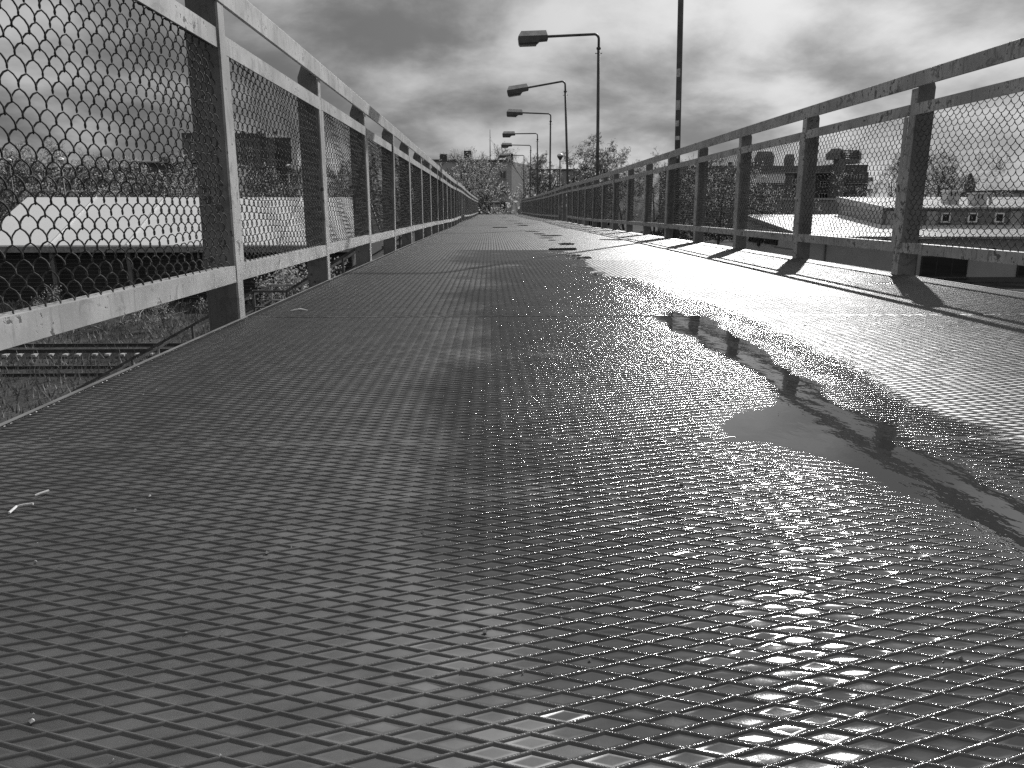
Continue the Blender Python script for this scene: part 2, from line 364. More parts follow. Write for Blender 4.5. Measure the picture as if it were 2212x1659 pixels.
def build_deck():
    deck = tag(empty('footbridge_deck', (0, 0, 0)), kind='structure')
    lite = plate_mesh('deck_plate_far', 0.0, PL, RLITE, far=True)
    for k in range(-3, 39):
        y0 = P0+(k-1)*PL
        if -1 < k <= 4:
            me = plate_mesh('deck_plate', y0, y0+PL, RFULL if k < 4 else RLITE, pool=True, ymin=.30 if k == 0 else None)
            if k == 0:
                o = inst('deck_plate', me, deck, (0, y0, 0))
                continue
        else: me = lite
        za, zb = zdeck(y0), zdeck(y0+PL)
        j = random.uniform(-.0015, .0015)
        inst('deck_plate', me, deck, (0, y0, za+j), (math.atan2(zb-za, PL), 0, 0))
    # plain steel under the ribs, edge angles, girders, cross beams and piers
    ys = [-4.8]+list(np.arange(-1, 59, 1.5))+[58.7]
    def strip(name, x0, x1, dz0, dz1, mat):
        b = MB(); n = len(ys)
        for y in ys:
            z = zdeck(y); b.v += [(x0,y,z+dz0),(x1,y,z+dz0),(x1,y,z+dz1),(x0,y,z+dz1)]
        for i in range(n-1):
            for c in range(4): b.f.append((i*4+c, i*4+(c+1) % 4, i*4+4+(c+1) % 4, i*4+4+c))
        b.f += [(0,1,2,3), tuple((n-1)*4+c for c in (3,2,1,0))]
        return b.build(name, mat, deck)
    strip('deck_base', DX0+.002, DX1-.002, -.016, -.0085, M['dark_steel'])
    strip('edge_angle', DX0-.011, DX0-.0005, -.09, .0025, M['edge_steel'])
    strip('edge_angle', DX1+.0005, DX1+.011, -.09, .0025, M['edge_steel'])
    strip('girder', -.45, -.25, -.75, -.10, M['dark_steel']); strip('girder', 1.70, 1.90, -.75, -.10, M['dark_steel'])
    for y in (-3.5, 9.5, 23.8, 44, 57.5):
        MB().box(.45, 1.0, y-.3, y+.3, GZ, zdeck(y)-.95).build('pier', M['concrete'], deck)
        MB().box(-.7, 2.15, y-.25, y+.25, zdeck(y)-.949, zdeck(y)-.7505).build('pier_cap', M['concrete'], deck)
    # a lifted strip of plate by a seam and a shorter one further on
    a = onZ(1186, 541, .0); c = onZ(1247, 541, .0)
    MB().add([(a.x,a.y,-.004),(c.x,c.y,-.004),(c.x,c.y+.03,-.004),(a.x,a.y+.03,-.004),(a.x,a.y,.020),(c.x-.015,c.y+.02,.024),(c.x,c.y+.035,.020),(a.x,a.y+.03,.017)],
             [(0,3,2,1),(4,5,6,7),(0,1,5,4),(1,2,6,5),(2,3,7,6),(3,0,4,7)]).build('lifted_seam_lip', M['ink'], deck)
    a = onZ(1064, 494, -.05); c = onZ(1096, 494, -.05)
    MB().box(a.x, c.x, a.y, a.y+.05, zdeck(a.y)-.01, zdeck(a.y)+.018).build('lifted_seam_lip', M['ink'], deck)
    # steps going down at the far end of the deck
    for i in range(12):
        MB().box(-.7, 2.2, 58.72+i*.3, 58.99+i*.3, -.05-.17*(i+1)-.05, -.05-.17*(i+1)).build('step', M['concrete'], deck)
    return deck
DECK = build_deck()

def build_puddles():
    # main pool: a level sheet just under the rib tops; the ribs rise out of it where the deck comes up
    big = []
    cx = sum(p[0] for p in POOL)/len(POOL)
    b = MB()
    xs = np.arange(.2, 2.36, .04); ys = np.arange(.5, 5.6, .04); X, Y = np.meshgrid(xs, ys)
    d = poly_sdf(X.ravel(), Y.ravel(), POOL).reshape(X.shape)
    H, W = X.shape; idx = {}
    for j in range(H-1):
        for i in range(W-1):
            if d[j:j+2, i:i+2].max() > -.10:
                q = []
                for (jj, ii) in ((j,i),(j,i+1),(j+1,i+1),(j+1,i)):
                    if (jj, ii) not in idx: idx[(jj, ii)] = len(b.v); b.v.append((xs[ii], ys[jj], -.00035))
                    q.append(idx[(jj, ii)])
                b.f.append(tuple(q))
    o = b.build('puddle', M['water'], smooth=True, fix=False); tag(o, kind='structure')
    for (x, y, w, h) in [(1224,527,20,2.2),(1287,546,0,0),(1237,552,17,3.0),(1257,558,22,3.5),(1273,574,38,6.0),(1297,592,18,4.0),(1190,509,26,1.3),(1172,520,0,0),(1330,518,34,1.6),(1150,500,14,1.0),(1128,487,16,.9),(1106,477,16,.8),(1165,505,12,1.0),(1180,514,13,1.0),(1192,519,10,1.0),(1120,483,10,.6),(1090,470,9,.5)]:
        if not w: continue
        b = MB(); n = 28; pts = []
        ph = random.uniform(0, 6)
        for k in range(n):
            a = 2*math.pi*k/n; r = 1+.16*math.sin(2*a+ph)+.10*math.sin(5*a+ph*2)+.06*math.sin(9*a)
            zz = zdeck(onZ(x, y, 0).y); p = onZ(x+w*r*math.cos(a), y+h*r*math.sin(a), zz+.0019); pts.append((p.x, p.y, zdeck(p.y)+.0030))
        b.add(pts, [tuple(range(n-1, -1, -1))]); tag(b.build('puddle', M['water'], fix=False), kind='structure')
build_puddles()

# ------------------------------------------------------------------ railings
BAY = 1.5; RH = 1.10
def wire_panel(seed, L=1.405, z0=.183, z1=.878, sag=0.0):
    b = MB(); r = random.Random(seed); P = .0555; Hh = .0264; A = Hh/2*1.03; T = .0065; rad = .0019
    rows = int((z1-z0)/Hh)+2; bul = [r.uniform(-.012, .012) for _ in range(4)]
    for k in range(rows):
        zc = z0+.004+k*Hh; ph0 = 0 if k % 2 == 0 else math.pi; pts = []; n = int(L/P*8)
        for i in range(n+1):
            y = i*L/n; ph = 2*math.pi*y/P+ph0; s = math.asin(.93*math.cos(ph))/math.asin(.93)
            zz = zc+A*s+(sag*.02*math.sin(y*4.1+k*.3) if sag else 0)+.0035*math.sin(y*9+k)*(1 if sag else .3)
            xx = T*math.sin(ph)+bul[0]*math.sin(math.pi*y/L)*math.sin(math.pi*(zz-z0)/(z1-z0))+sag*.02*math.sin(y*13+k*.5)
            yy = y+(sag*.012*math.sin(k*.9+y*6))
            pts.append((xx, yy, min(max(zz, z0-.004), z1+.004)))
        b.tube(pts, rad, 4, cap=False)
    m = b.mesh('mesh_panel', True, False); m.materials.append(M['wire']); return m
WIRES = [wire_panel(i, sag=s) for i, s in enumerate((.08, .14, .2, .26))]
def railing(side, ys, gap, last, name_label):
    # side +1: railing on the left edge whose inner face looks to +X ; -1: right edge
    s = side; xin = (-.876 if s > 0 else 2.335)
    top = empty('bridge_railing', (xin, 0, 0)); tag(top, name_label, 'railing')
    ml = 'paint' if s > 0 else 'paint_dirty'
    X = lambda a: -s*a          # distance outwards from the inner face -> local x
    def bx(b, a0, a1, *q): x0, x1 = sorted((X(a0), X(a1))); return b.box(x0, x1, *q)
    # channel post: web faces along the bridge, flange faces the walkway
    post = MB(); h = RH-.082
    w = [(.002,-.30),(.096,-.30),(.096,h+.005),(.074,h+.062),(.002,h+.062)]
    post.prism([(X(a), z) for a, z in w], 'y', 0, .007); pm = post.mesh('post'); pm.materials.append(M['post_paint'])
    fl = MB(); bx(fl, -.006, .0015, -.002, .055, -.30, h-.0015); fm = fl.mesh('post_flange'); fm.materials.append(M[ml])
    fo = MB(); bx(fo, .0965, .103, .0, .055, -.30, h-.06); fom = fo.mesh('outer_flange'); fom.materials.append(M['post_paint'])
    def rail_mesh(nm, prof, L0, L1, mat):
        m = MB(); m.prism([(X(a), z) for a, z in prof], 'y', L0, L1); me = m.mesh(nm); me.materials.append(mat); return me
    tr = rail_mesh('top_rail', [(-.014,RH-.080),(-.014,RH-.003),(-.011,RH),(.034,RH),(.034,RH-.007),(.0,RH-.007),(.0,RH-.080),(-.003,RH-.082),(-.011,RH-.082)], .001, BAY-.001, M[ml])
    mr = rail_mesh('mid_rail', [(-.004,.872),(-.004,.932),(.030,.932),(.030,.927),(.002,.927),(.002,.872)], .057, BAY-.003, M[ml])
    br = rail_mesh('bottom_rail', [(-.004,.128),(-.004,.184),(.036,.184),(.036,.179),(.002,.179),(.002,.128)], .057, BAY-.003, M[ml])
    st = MB(); bx(st, -.003, .002, .060, .098, .1845, .8715); stm = st.mesh('panel_stile'); stm.materials.append(M[ml])
    for i, y in enumerate(ys):
        za, zb = zdeck(y), zdeck(y+BAY); pit = math.atan2(zb-za, BAY)
        lean = (random.gauss(0, .006), random.gauss(0, .006))
        p = inst('post', pm, top, (0, y, za), (lean[0], lean[1], 0)); inst('flange', fm, p); inst('flange', fom, p)
        if y+BAY > last: continue
        dz = random.gauss(0, .0025)
        inst('top_rail', tr, top, (0, y, za), (pit, 0, 0))
        inst('mid_rail', mr, top, (0, y, za+dz), (pit, 0, 0))
        if gap[0] < y+.7 < gap[1]: continue
        inst('bottom_rail', br, top, (0, y, za+random.gauss(0, .003)), (pit, 0, 0))
        inst('panel_stile', stm, top, (0, y, za), (0, 0, 0))
        inst('mesh_panel', WIRES[(i*7+2) % 4 if i > 4 else (0, 0, 0, 1, 2)[i]], top, (X(.012), y+.066, za), (pit, 0, 0))
    return top
LEFT = railing(1, [2.69-1.5*3+BAY*i for i in range(40)], (23.0, 25.9), 58.6, 'paint-flaked light grey railing with wire mesh along the side with the staircase')
RIGHT = railing(-1, [4.40-1.5*4+BAY*i for i in range(41)], (24.4, 26.2), 58.9, 'grimy shaded railing with wire mesh along the side with the lamp posts')

# ------------------------------------------------------------------ street lamps on the bridge
def lamp_mesh_parts():
    H = 4.2; out = {}
    b = MB(); b.tube([(0,0,-.35),(0,0,3.90)], .036, 10); out['pole'] = (b, 'lamp_metal')
    b = MB(); b.tube([(0,0,3.885),(0,0,3.925)], .050, 12); out['collar'] = (b, 'lamp_metal')
    b = MB(); pts = [(0,0,3.92),(0,0,H-.10)]+[(-.10+.10*math.cos(a), 0, H-.10+.10*math.sin(a)) for a in np.linspace(.3, math.pi/2, 5)]+[(-1.18,0,H-.01)]
    b.tube(pts, .028, 10); out['arm'] = (b, 'lamp_metal')
    b = MB()
    b.tube([(-.075,0,3.80),(-.066,0,3.80),(-.0659,0,3.80),(.0659,0,3.80),(.066,0,3.80),(.075,0,3.80)], [.014,.014,.008,.008,.014,.014], 6); out['clamp_bolt'] = (b, 'dark_steel')
    # head: tapered cover above a stepped housing, lens under the outer end
    def loft(xs, z0, z1, w0, w1, d0, d1):
        return [(xs[0],-w0,z0),(xs[1],-w0,z0),(xs[1],w0,z0),(xs[0],w0,z0),(xs[0]+d0,-w1,z1),(xs[1]-d1,-w1,z1),(xs[1]-d1,w1,z1),(xs[0]+d0,w1,z1)]
    Fq = [(0,3,2,1),(4,5,6,7),(0,1,5,4),(1,2,6,5),(2,3,7,6),(3,0,4,7)]
    x0, x1 = -1.80, -1.15
    b = MB(); b.add(loft((x0, x1), H-.006, H+.105, .145, .10, .07, .03), Fq); out['cover'] = (b, 'lamp_cover')
    b = MB(); b.prism([(x0,H-.008),(x1,H-.008),(x1+.005,H-.085),(x1-.17,H-.095),(x1-.23,H-.145),(x0+.01,H-.15)], 'y', -.142, .142); out['housing'] = (b, 'lamp_metal')
    b = MB(); b.add(loft((x0+.03, x1-.25), H-.185, H-.1505, .11, .13, -.01, -.01), Fq); out['lens'] = (b, 'lamp_lens')
    return out
LP = {k: (b.mesh(k, k in ('pole','arm','collar')), m) for k, (b, m) in lamp_mesh_parts().items()}
for k, (me, m) in LP.items(): me.materials.append(M[m])
def bridge_lamp(y, lean, tilt, label, x=2.475, sticker=False):
    o = empty('street_lamp', (x, y, zdeck(y))); o.rotation_euler = (0, R(lean), 0); tag(o, label, 'street lamp', 'lamps along the bridge railing')
    for k in ('pole', 'collar', 'clamp_bolt'): inst(k, LP[k][0], o)
    P = Vector((0, 0, 4.19))
    T = Matrix.Translation(P) @ Matrix.Rotation(R(tilt), 4, 'Y') @ Matrix.Translation(-P)
    for k in ('cover', 'housing', 'lens'): inst(k, LP[k][0], o).matrix_local = T
    if not tilt: inst('arm', LP['arm'][0], o)
    else:
        e = T @ Vector((-1.18, 0, 4.19)); H = 4.2; a1 = math.pi/2-R(tilt)*-1
        MB().tube([(0,0,3.92),(0,0,H-.10)]+[(-.10+.10*math.cos(a), 0, H-.10+.10*math.sin(a)) for a in np.linspace(.3, 1.5, 5)]+[tuple(e)], .028, 10).build('arm', M['lamp_metal'], o, True)
    if sticker:
        for (z, h, a) in ((2.02,.10,0),(1.62,.12,.2),(1.42,.07,-.1),(1.25,.05,.3),(1.02,.06,0)):
            b = MB(); n = 5; w = .030
            A = [math.pi*(1.02+.13*i)+a for i in range(n)]
            vs = [(math.cos(q)*.0368, math.sin(q)*.0368, zz) for zz in (z, z+h) for q in A]
            b.add(vs, [(i, i+1, i+1+n, i+n) for i in range(n-1)]); b.build('sticker', M['sticker'], o)
    return o
bridge_lamp(10.42, -1.4, 0, 'lamp post carrying torn stickers, first of the row on the bridge', sticker=True)
bridge_lamp(18.4, -.8, -1.5, 'level-armed street lamp next after the lamp post with stickers', 2.50)
bridge_lamp(25.0, -2.4, -6.5, 'crooked street lamp whose arm droops towards its head', 2.49)
bridge_lamp(33.0, .2, 2.0, 'street lamp next after the crooked drooping one')
bridge_lamp(41.3, -.4, 0, 'street lamp third from the far end of the bridge')
bridge_lamp(49.0, .3, 1.0, 'street lamp last but one before the far end of the bridge')
bridge_lamp(58.3, .2, 0, 'street lamp standing where the deck ends', 2.47)
def end_lamp():
    o = empty('street_lamp', (-1.0, 66, GZ)); tag(o, 'low lamp beyond the deck end with its head turned opposite the others', 'street lamp')
    for k in LP:
        if k == 'pole':
            MB().tube([(0,0,0),(0,0,6.5)], .045, 8).build('pole', M['lamp_metal'], o); continue
        inst(k, LP[k][0], o, (0, 0, 2.85), (0, 0, math.pi))
    return o
end_lamp()

# mushroom-capped lamps beyond
def cap_lamp(px, py, Y, label):
    p = onY(px, py, Y); o = empty('mushroom_lamp', (p.x, p.y, GZ)); h = p.z-GZ; tag(o, label, 'street lamp', 'tall lamps with white caps')
    MB().tube([(0,0,0),(0,0,h*.45),(0,0,h*.47),(0,0,h-.35)], [.11,.10,.055,.05], 8).build('pole', M['dark_steel'], o, True)
    MB().tube([(0,0,h-.35),(0,0,h-.16),(0,0,h-.05)], [.05,.19,.24], 12).build('housing', M['dark_steel'], o, True)
    MB().tube([(0,0,h-.05),(0,0,h+.06),(0,0,h+.13),(0,0,h+.16)], [.25,.23,.14,.03], 12).build('cap', M['white'], o, True)
cap_lamp(1210, 336, 62, 'white-capped black lamp rising behind the bridge lamps')
cap_lamp(131, 344, 66, 'white-capped lamp beyond the ridge of the long white roof, with the largest cap')
cap_lamp(191, 362, 96, 'white-capped lamp beyond the white-roofed hall, partly sunk into the wood')
cap_lamp(622, 358, 80, 'white-capped lamp in front of the trees under the tower block')
cap_lamp(19, 346, 78, 'white-capped lamp among trees beyond the gable of the hall')

# ------------------------------------------------------------------ staircase on the left of the bridge
def staircase():
    Y0, Y1 = 23.45, 25.35
    o = empty('staircase', (-5, Y0, GZ)); tag(o, 'steel staircase with two flights and a landing leading down to the tracks', 'staircase')
    inv = Matrix.Translation((5, -Y0, -GZ))
    def part(b, nm, m):
        b.v = [tuple(inv @ Vector(v)) for v in b.v]; return b.build(nm, M[m], o)
    ZL = -3.05; XA, XB, XC, XD = -.98, -6.15, -7.15, -12.9   # top, landing right, landing left, foot
    for Y in (Y0, Y1):
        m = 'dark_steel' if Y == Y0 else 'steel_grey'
        part(MB().bar((XA,Y,-.12),(XB,Y,ZL-.12),.06,.24), 'stringer', m)
        part(MB().bar((XB,Y,ZL-.12),(XC,Y,ZL-.12),.06,.20), 'stringer', m)
        part(MB().bar((XC,Y,ZL-.12),(XD,Y,GZ),.06,.24), 'stringer', m)
        for hh, th in ((1.0,.075),(.52,.045)):
            part(MB().bar((XA,Y,hh),(XB,Y,ZL+hh),.05,th), 'handrail', m)
            part(MB().bar((XB,Y,ZL+hh),(XC,Y,ZL+hh),.05,th), 'handrail', m)
            part(MB().bar((XC,Y,ZL+hh),(XD,Y,GZ+hh),.05,th), 'handrail', m)
        for f in np.linspace(0, 1, 4): part(MB().bar((XA+(XB-XA)*f,Y+.03,ZL*f-.1),(XA+(XB-XA)*f,Y+.03,ZL*f+.98),.06,.06), 'handrail_post', m)
        for f in np.linspace(.0, 1, 4): part(MB().bar((XC+(XD-XC)*f,Y+.03,ZL+(GZ-ZL)*f-.05),(XC+(XD-XC)*f,Y+.03,ZL+(GZ-ZL)*f+.98),.06,.06), 'handrail_post', m)
    for i in range(17):
        f = (i+.5)/17
        part(MB().box(XB+(XA-XB)*f-.15, XB+(XA-XB)*f+.15, Y0+.04, Y1-.04, ZL*(1-f)-.04, ZL*(1-f)), 'tread', 'concrete')
        part(MB().box(XD+(XC-XD)*f-.15, XD+(XC-XD)*f+.15, Y0+.04, Y1-.04, GZ+(ZL-GZ)*f-.04, GZ+(ZL-GZ)*f), 'tread', 'concrete')
    part(MB().box(XC, XB, Y0+.04, Y1-.04, ZL-.05, ZL), 'landing', 'concrete')
    for X in (XB+.1, XC-.1):
        for Y in (Y0+.2, Y1-.2): part(MB().box(X-.08, X+.08, Y-.08, Y+.08, GZ, ZL-.23), 'leg', 'steel_grey')
staircase()

# ------------------------------------------------------------------ railway tracks
def track(yn, yf, label, sleepers, x0=-48, x1=8, sink=0.0):
    o = empty('railway_track', ((x0+x1)/2, (yn+yf)/2, GZ)); cx = (x0+x1)/2; cy = (yn+yf)/2; tag(o, label, 'railway track')
    z = -sink
    MB().prism([(yn-cy-.7,.004),(yf-cy+.7,.004),(yf-cy+.5,.175+z),(yn-cy-.25,.175+z)], 'x', x0-cx, x1-cx).build('ballast', M['ballast'], o)
    for y in (yn, yf):
        yy = y-cy
        MB().prism([(yy-.06,.17+z),(yy+.06,.17+z),(yy+.012,.195+z),(yy+.012,.27+z),(yy+.034,.285+z),(yy+.034,.315+z),(yy-.034,.315+z),(yy-.034,.285+z),(yy-.012,.27+z),(yy-.012,.195+z)], 'x', x0-cx, x1-cx).build('rail', M['rail_steel'], o)
    if sleepers:
        sm = MB().prism([(-.13,0),(.13,0),(.10,.12),(-.10,.12)], 'y', yn-cy-.55, yf-cy+.5).mesh('sleeper'); sm.materials.append(M['concrete'])
        n = int((x1-x0)/.65)
        for i in range(n): inst('sleeper', sm, o, (x0-cx+.3+i*.65+random.gauss(0, .03), random.gauss(0, .04), .05+z), (0, 0, random.gauss(0, .02)))
track(onZ(150, 754, GZ+.315).y, onZ(150, 754, GZ+.315).y+1.5, 'railway track on pale concrete sleepers in front of the white-roofed hall', True)
track(onZ(300, 802, GZ+.17).y, onZ(300, 802, GZ+.17).y+1.5, 'overgrown railway track with rails sunk in grass', False, sink=.20)

# ------------------------------------------------------------------ white-roofed hall
def hall():
    X0, X1, Y0, ZE, ZR, D = -35.7, -9.4, 55.4, -1.85, 1.25, 6.8
    o = empty('storage_hall', ((X0+X1)/2, Y0, GZ)); tag(o, 'long dark-walled hall with a bright white pitched roof beyond the tracks', 'hall')
    cx = (X0+X1)/2
    def P(b, nm, m):
        b.v = [(x-cx, y-Y0, z-GZ) for x, y, z in b.v]; return b.build(nm, M[m], o)
    nb = 5; w = (X1-X0)/nb
    for i in range(nb):
        a, c = X0+i*w+.02, X0+(i+1)*w-.02
        for s in (0, 1):
            y_e = Y0-.5 if s == 0 else Y0+2*D+.5; ze = ZE-.22
            P(MB().add([(a,y_e,ze),(c,y_e,ze),(c,Y0+D,ZR),(a,Y0+D,ZR),(a,y_e,ze-.1),(c,y_e,ze-.1),(c,Y0+D,ZR-.1),(a,Y0+D,ZR-.1)],
                    [(0,1,2,3),(7,6,5,4),(0,4,5,1),(2,6,7,3),(1,5,6,2),(0,3,7,4)]), 'roof_panel', 'shed_roof')
            # two sheet-lap lines across each panel
        if i: P(MB().bar((X0+i*w,Y0-.5,ZE-.17),(X0+i*w,Y0+D,ZR+.05),.06,.06), 'roof_rib', 'white')
    P(MB().box(X0, X1, Y0-.62, Y0-.45, ZE-.72, ZE-.34), 'eave_fascia', 'steel_grey')
    P(MB().box(X0+.2, X1-.2, Y0+.4, Y0+.55, GZ, ZE-.1), 'wall', 'cladding')
    P(MB().box(X0+.2, X1-.2, Y0+2*D-.5, Y0+2*D-.3, GZ, ZE-.1), 'wall', 'cladding')
    for X in (X0+.1, X1-.3): P(MB().prism([(Y0+.4,GZ),(Y0+2*D-.4,GZ),(Y0+2*D-.4,ZE-.15),(Y0+D,ZR-.2),(Y0+.4,ZE-.15)], 'x', X, X+.2), 'gable_wall', 'cladding')
    for k in range(14):
        z = GZ+.3+k*.27
        P(MB().box(X0+.3, X1-.3, Y0+.36, Y0+.3995, z, z+.05), 'cladding_rail', 'panel_dark')
    for i in range(nb+1): P(MB().bar((X0+i*w+(.15 if i == 0 else -.15 if i == nb else 0),Y0-.2,GZ),(X0+i*w+(.15 if i == 0 else -.15 if i == nb else 0)-.1,Y0-.2,ZE-.4),.26,.26), 'post', 'wood')
hall()

# ------------------------------------------------------------------ generic buildings
def wmesh(w, h, d=.12, fr=.09, mull=1, fmat='white'):
    f = MB(); f.box(-w/2, w/2, -d, .02, -h/2, -h/2+fr).box(-w/2, w/2, -d, .02, h/2-fr, h/2).box(-w/2, -w/2+fr, -d, .02, -h/2+fr, h/2-fr).box(w/2-fr, w/2, -d, .02, -h/2+fr, h/2-fr)
    for i in range(mull):
        x = -w/2+(i+1)*w/(mull+1); f.box(x-fr/2, x+fr/2, -d+.02, .02, -h/2+fr, h/2-fr)
    fm = f.mesh('window'); fm.materials.append(M[fmat])
    g = MB(); g.box(-w/2+fr*.6, w/2-fr*.6, -.05, .015, -h/2+fr*.6, h/2-fr*.6); gm = g.mesh('pane'); gm.materials.append(M['glass'])
    return fm, gm
def window(parent, wm, loc, rz=0.0):
    f = inst('window', wm[0], parent, loc, (0, 0, rz)); inst('pane', wm[1], f); return f
def tower_left():
    p = onY(392, 287, 305); p2 = onY(592, 281, 318); W = p2.x-p.x; H = p.z-GZ
    o = empty('tower_block', (p.x, 305, GZ), R(2.2)); tag(o, 'eleven-storey concrete tower block rising above the trees and white hall', 'apartment block')
    MB().box(0, W, 0, 14, 0, H).build('wall', M['panel_wall'], o)
    MB().box(W*.0, W*1.0, -.25, -.002, H-1.5, H-.1).build('parapet', M['panel_dark'], o)
    b = MB().box(W+.02, W+8.0, 5.0, 16, 0, H-1.0); b.build('wing', M['panel_dark'], o)
    MB().box(W*.93, W+.01, -.4, -.003, 0, H-1.6).build('stair_strip', M['panel_dark'], o)
    wa = wmesh(2.0, 1.45, mull=1, fr=.16); wb = wmesh(1.2, 1.45, mull=1, fr=.16)
    for fl in range(13):
        z = H-3.1-fl*2.8
        if z < 3: break
        for (x, t) in ((4.2,0),(7.2,1),(11.9,2),(18.2,0),(20.6,1),(24.5,0),(27.6,1),(32.0,2),(36.5,0),(39.5,1)):
            if x > W-4: continue
            zz = z-1.4 if t == 2 else z
            if random.random() < .93: window(o, wb if t else wa, (x, -.02, zz))
    for x0, x1 in ((9.5,15.0),(29.8,34.0)):
        MB().box(x0, x1, -.35, -.003, 6, H-1.7).build('balcony_strip', M['panel_wall'], o)
    for x in (8, 15, 21, 27, 33): MB().box(x, x+1.2, 4, 5.2, H, H+1.1).build('vent', M['panel_dark'], o)
    MB().tube([(14,6,H),(14,6,H+6.5)], .12, 5).build('antenna', M['dark_steel'], o)
    a = MB()
    for z in (H+1.5, H+2.6): a.bar((13.2,6,z),(14.9,6,z),.12,.12)
    a.build('antenna_arms', M['dark_steel'], o)
tower_left()
def parapet_block():
    p = onY(289, 353, 150); q = onY(446, 350, 150); o = empty('low_block', (p.x, 150, GZ), R(-1.5)); W = q.x-p.x; H = p.z-GZ
    tag(o, 'plain pale block with a capped parapet half hidden by bare trees below the tower', 'apartment block')
    MB().box(0, W*.62, 0, 12, 0, H).build('wall', M['panel_wall'], o); MB().box(W*.62+.01, W*1.25, -2, 12, 0, H-.2).build('wing', M['render_dark'], o)
    MB().box(-.15, W*1.27, -2.2, 12.2, H+.02, H+.22).build('roof_edge', M['trim'], o)
    MB().box(3.4, 5.0, 3, 4.5, H+.2, H+1.3).build('chimney', M['panel_dark'], o)
    w = wmesh(1.5, 1.4)
    for f in range(5):
        for x in (2, 5.2, 8.0): window(o, w, (x, -.02, H-1.9-f*2.8))
        for x in (11, 14.5): window(o, w, (x, -2.02, H-1.9-f*2.8))
    p = onY(-120, 363, 185); q = onY(300, 372, 185); o = empty('long_low_block', (p.x, 185, GZ)); W = q.x-p.x; H = p.z-GZ
    tag(o, 'long dim block with a straight bright roof edge behind the wood and hall', 'apartment block')
    MB().box(0, W, 0, 12, 0, H).build('wall', M['panel_dark'], o); MB().box(-.2, W+.2, -.3, 12.2, H+.01, H+.2).build('roof_edge', M['trim'], o)
    for f in range(4):
        for i in range(11): window(o, w, (3+i*4.1, -.02, H-2.2-f*2.8))
parapet_block()
def centre_block():
    Y = 150.0; pc = onY(1105, 349, Y); pl = onY(935, 353, Y); pr = onY(1149, 355, Y+14)
    H = pc.z-GZ; o = empty('gabled_block', (pc.x, Y, GZ)); tag(o, 'five-storey grey apartment block with roof chimneys behind trees at the bridge end', 'apartment block')
    W = pc.x-pl.x
    MB().box(-W, 0, 0, 11, 0, H).build('wall', M['render_light'], o)
    a = Vector((.01, .0, 0)); bb = Vector((pr.x-pc.x, 14, 0))
    MB().prism([(0.01,0.0),(bb.x,bb.y),(0.01,bb.y)], 'z', 0, H).build('side_wing', M['render_wall'], o)
    MB().box(-W-.2, .2, -.3, 11, H+.01, H+.35).build('roof_edge', M['roofing'], o)
    for x, h in ((-13.6,1.2),(-9.0,1.8),(-1.0,1.3),): MB().box(x, x+1.4, 3, 4.5, H+.36, H+.36+h).build('chimney', M['panel_dark'], o)
    MB().tube([(-4.0,5,H+.3),(-4.0,5,H+3),(-4.0,5,H+6.2)], [.13,.09,.04], 6).build('mast', M['dark_steel'], o)
    w = wmesh(1.25, 1.5, fmat='trim', fr=.1); wd = wmesh(.8, 1.2, mull=0, fmat='trim')
    for f in range(5):
        z = H-2.4-f*2.8
        for x in (-1.65, -5.2, -9.0, -12.5): window(o, w, (x, -.02, z)); MB().box(x-.8, x+.8, -.22, -.13, z-.92, z-.78).build('sill', M['trim'], o)
        for f2 in (.3, .7):
            q = bb*f2; 
    pl = onY(1149, 368, Y+16); pr = onY(1330, 372, Y+16)
    o = empty('rear_block', (pl.x, Y+16, GZ)); H = pl.z-GZ; W = pr.x-pl.x; tag(o, 'lower grey apartment block set back behind the big budding trees', 'apartment block')
    MB().box(0, W, 0, 11, 0, H).build('wall', M['render_wall'], o); MB().box(-.1, W+.2, -.3, 11.2, H+.01, H+.3).build('roof_edge', M['roofing'], o)
    for f in range(4):
        for i in range(5): window(o, w, (2+i*3.5, -.02, H-2.2-f*2.8))
    MB().tube([(16,5,H),(16,5,H+5)], .07, 5).build('mast', M['dark_steel'], o)
    p = onZ(0, 0, 0)
    a = onY(1040, 456, 84); o = empty('small_shed', (a.x, 84, GZ)); tag(o, 'small shed with a pale sloping roof between trunks past the deck end', 'shed')
    MB().box(-1.5, 2.5, 0, 4, 0, 5.4).build('wall', M['panel_dark'], o)
    MB().prism([(-2.0,5.5),(-.2,6.5),(2.9,5.2),(2.9,5.05),(-.2,6.3),(-2,5.3)], 'y', -.5, 4.4).build('roof', M['roofing'], o)
centre_block()
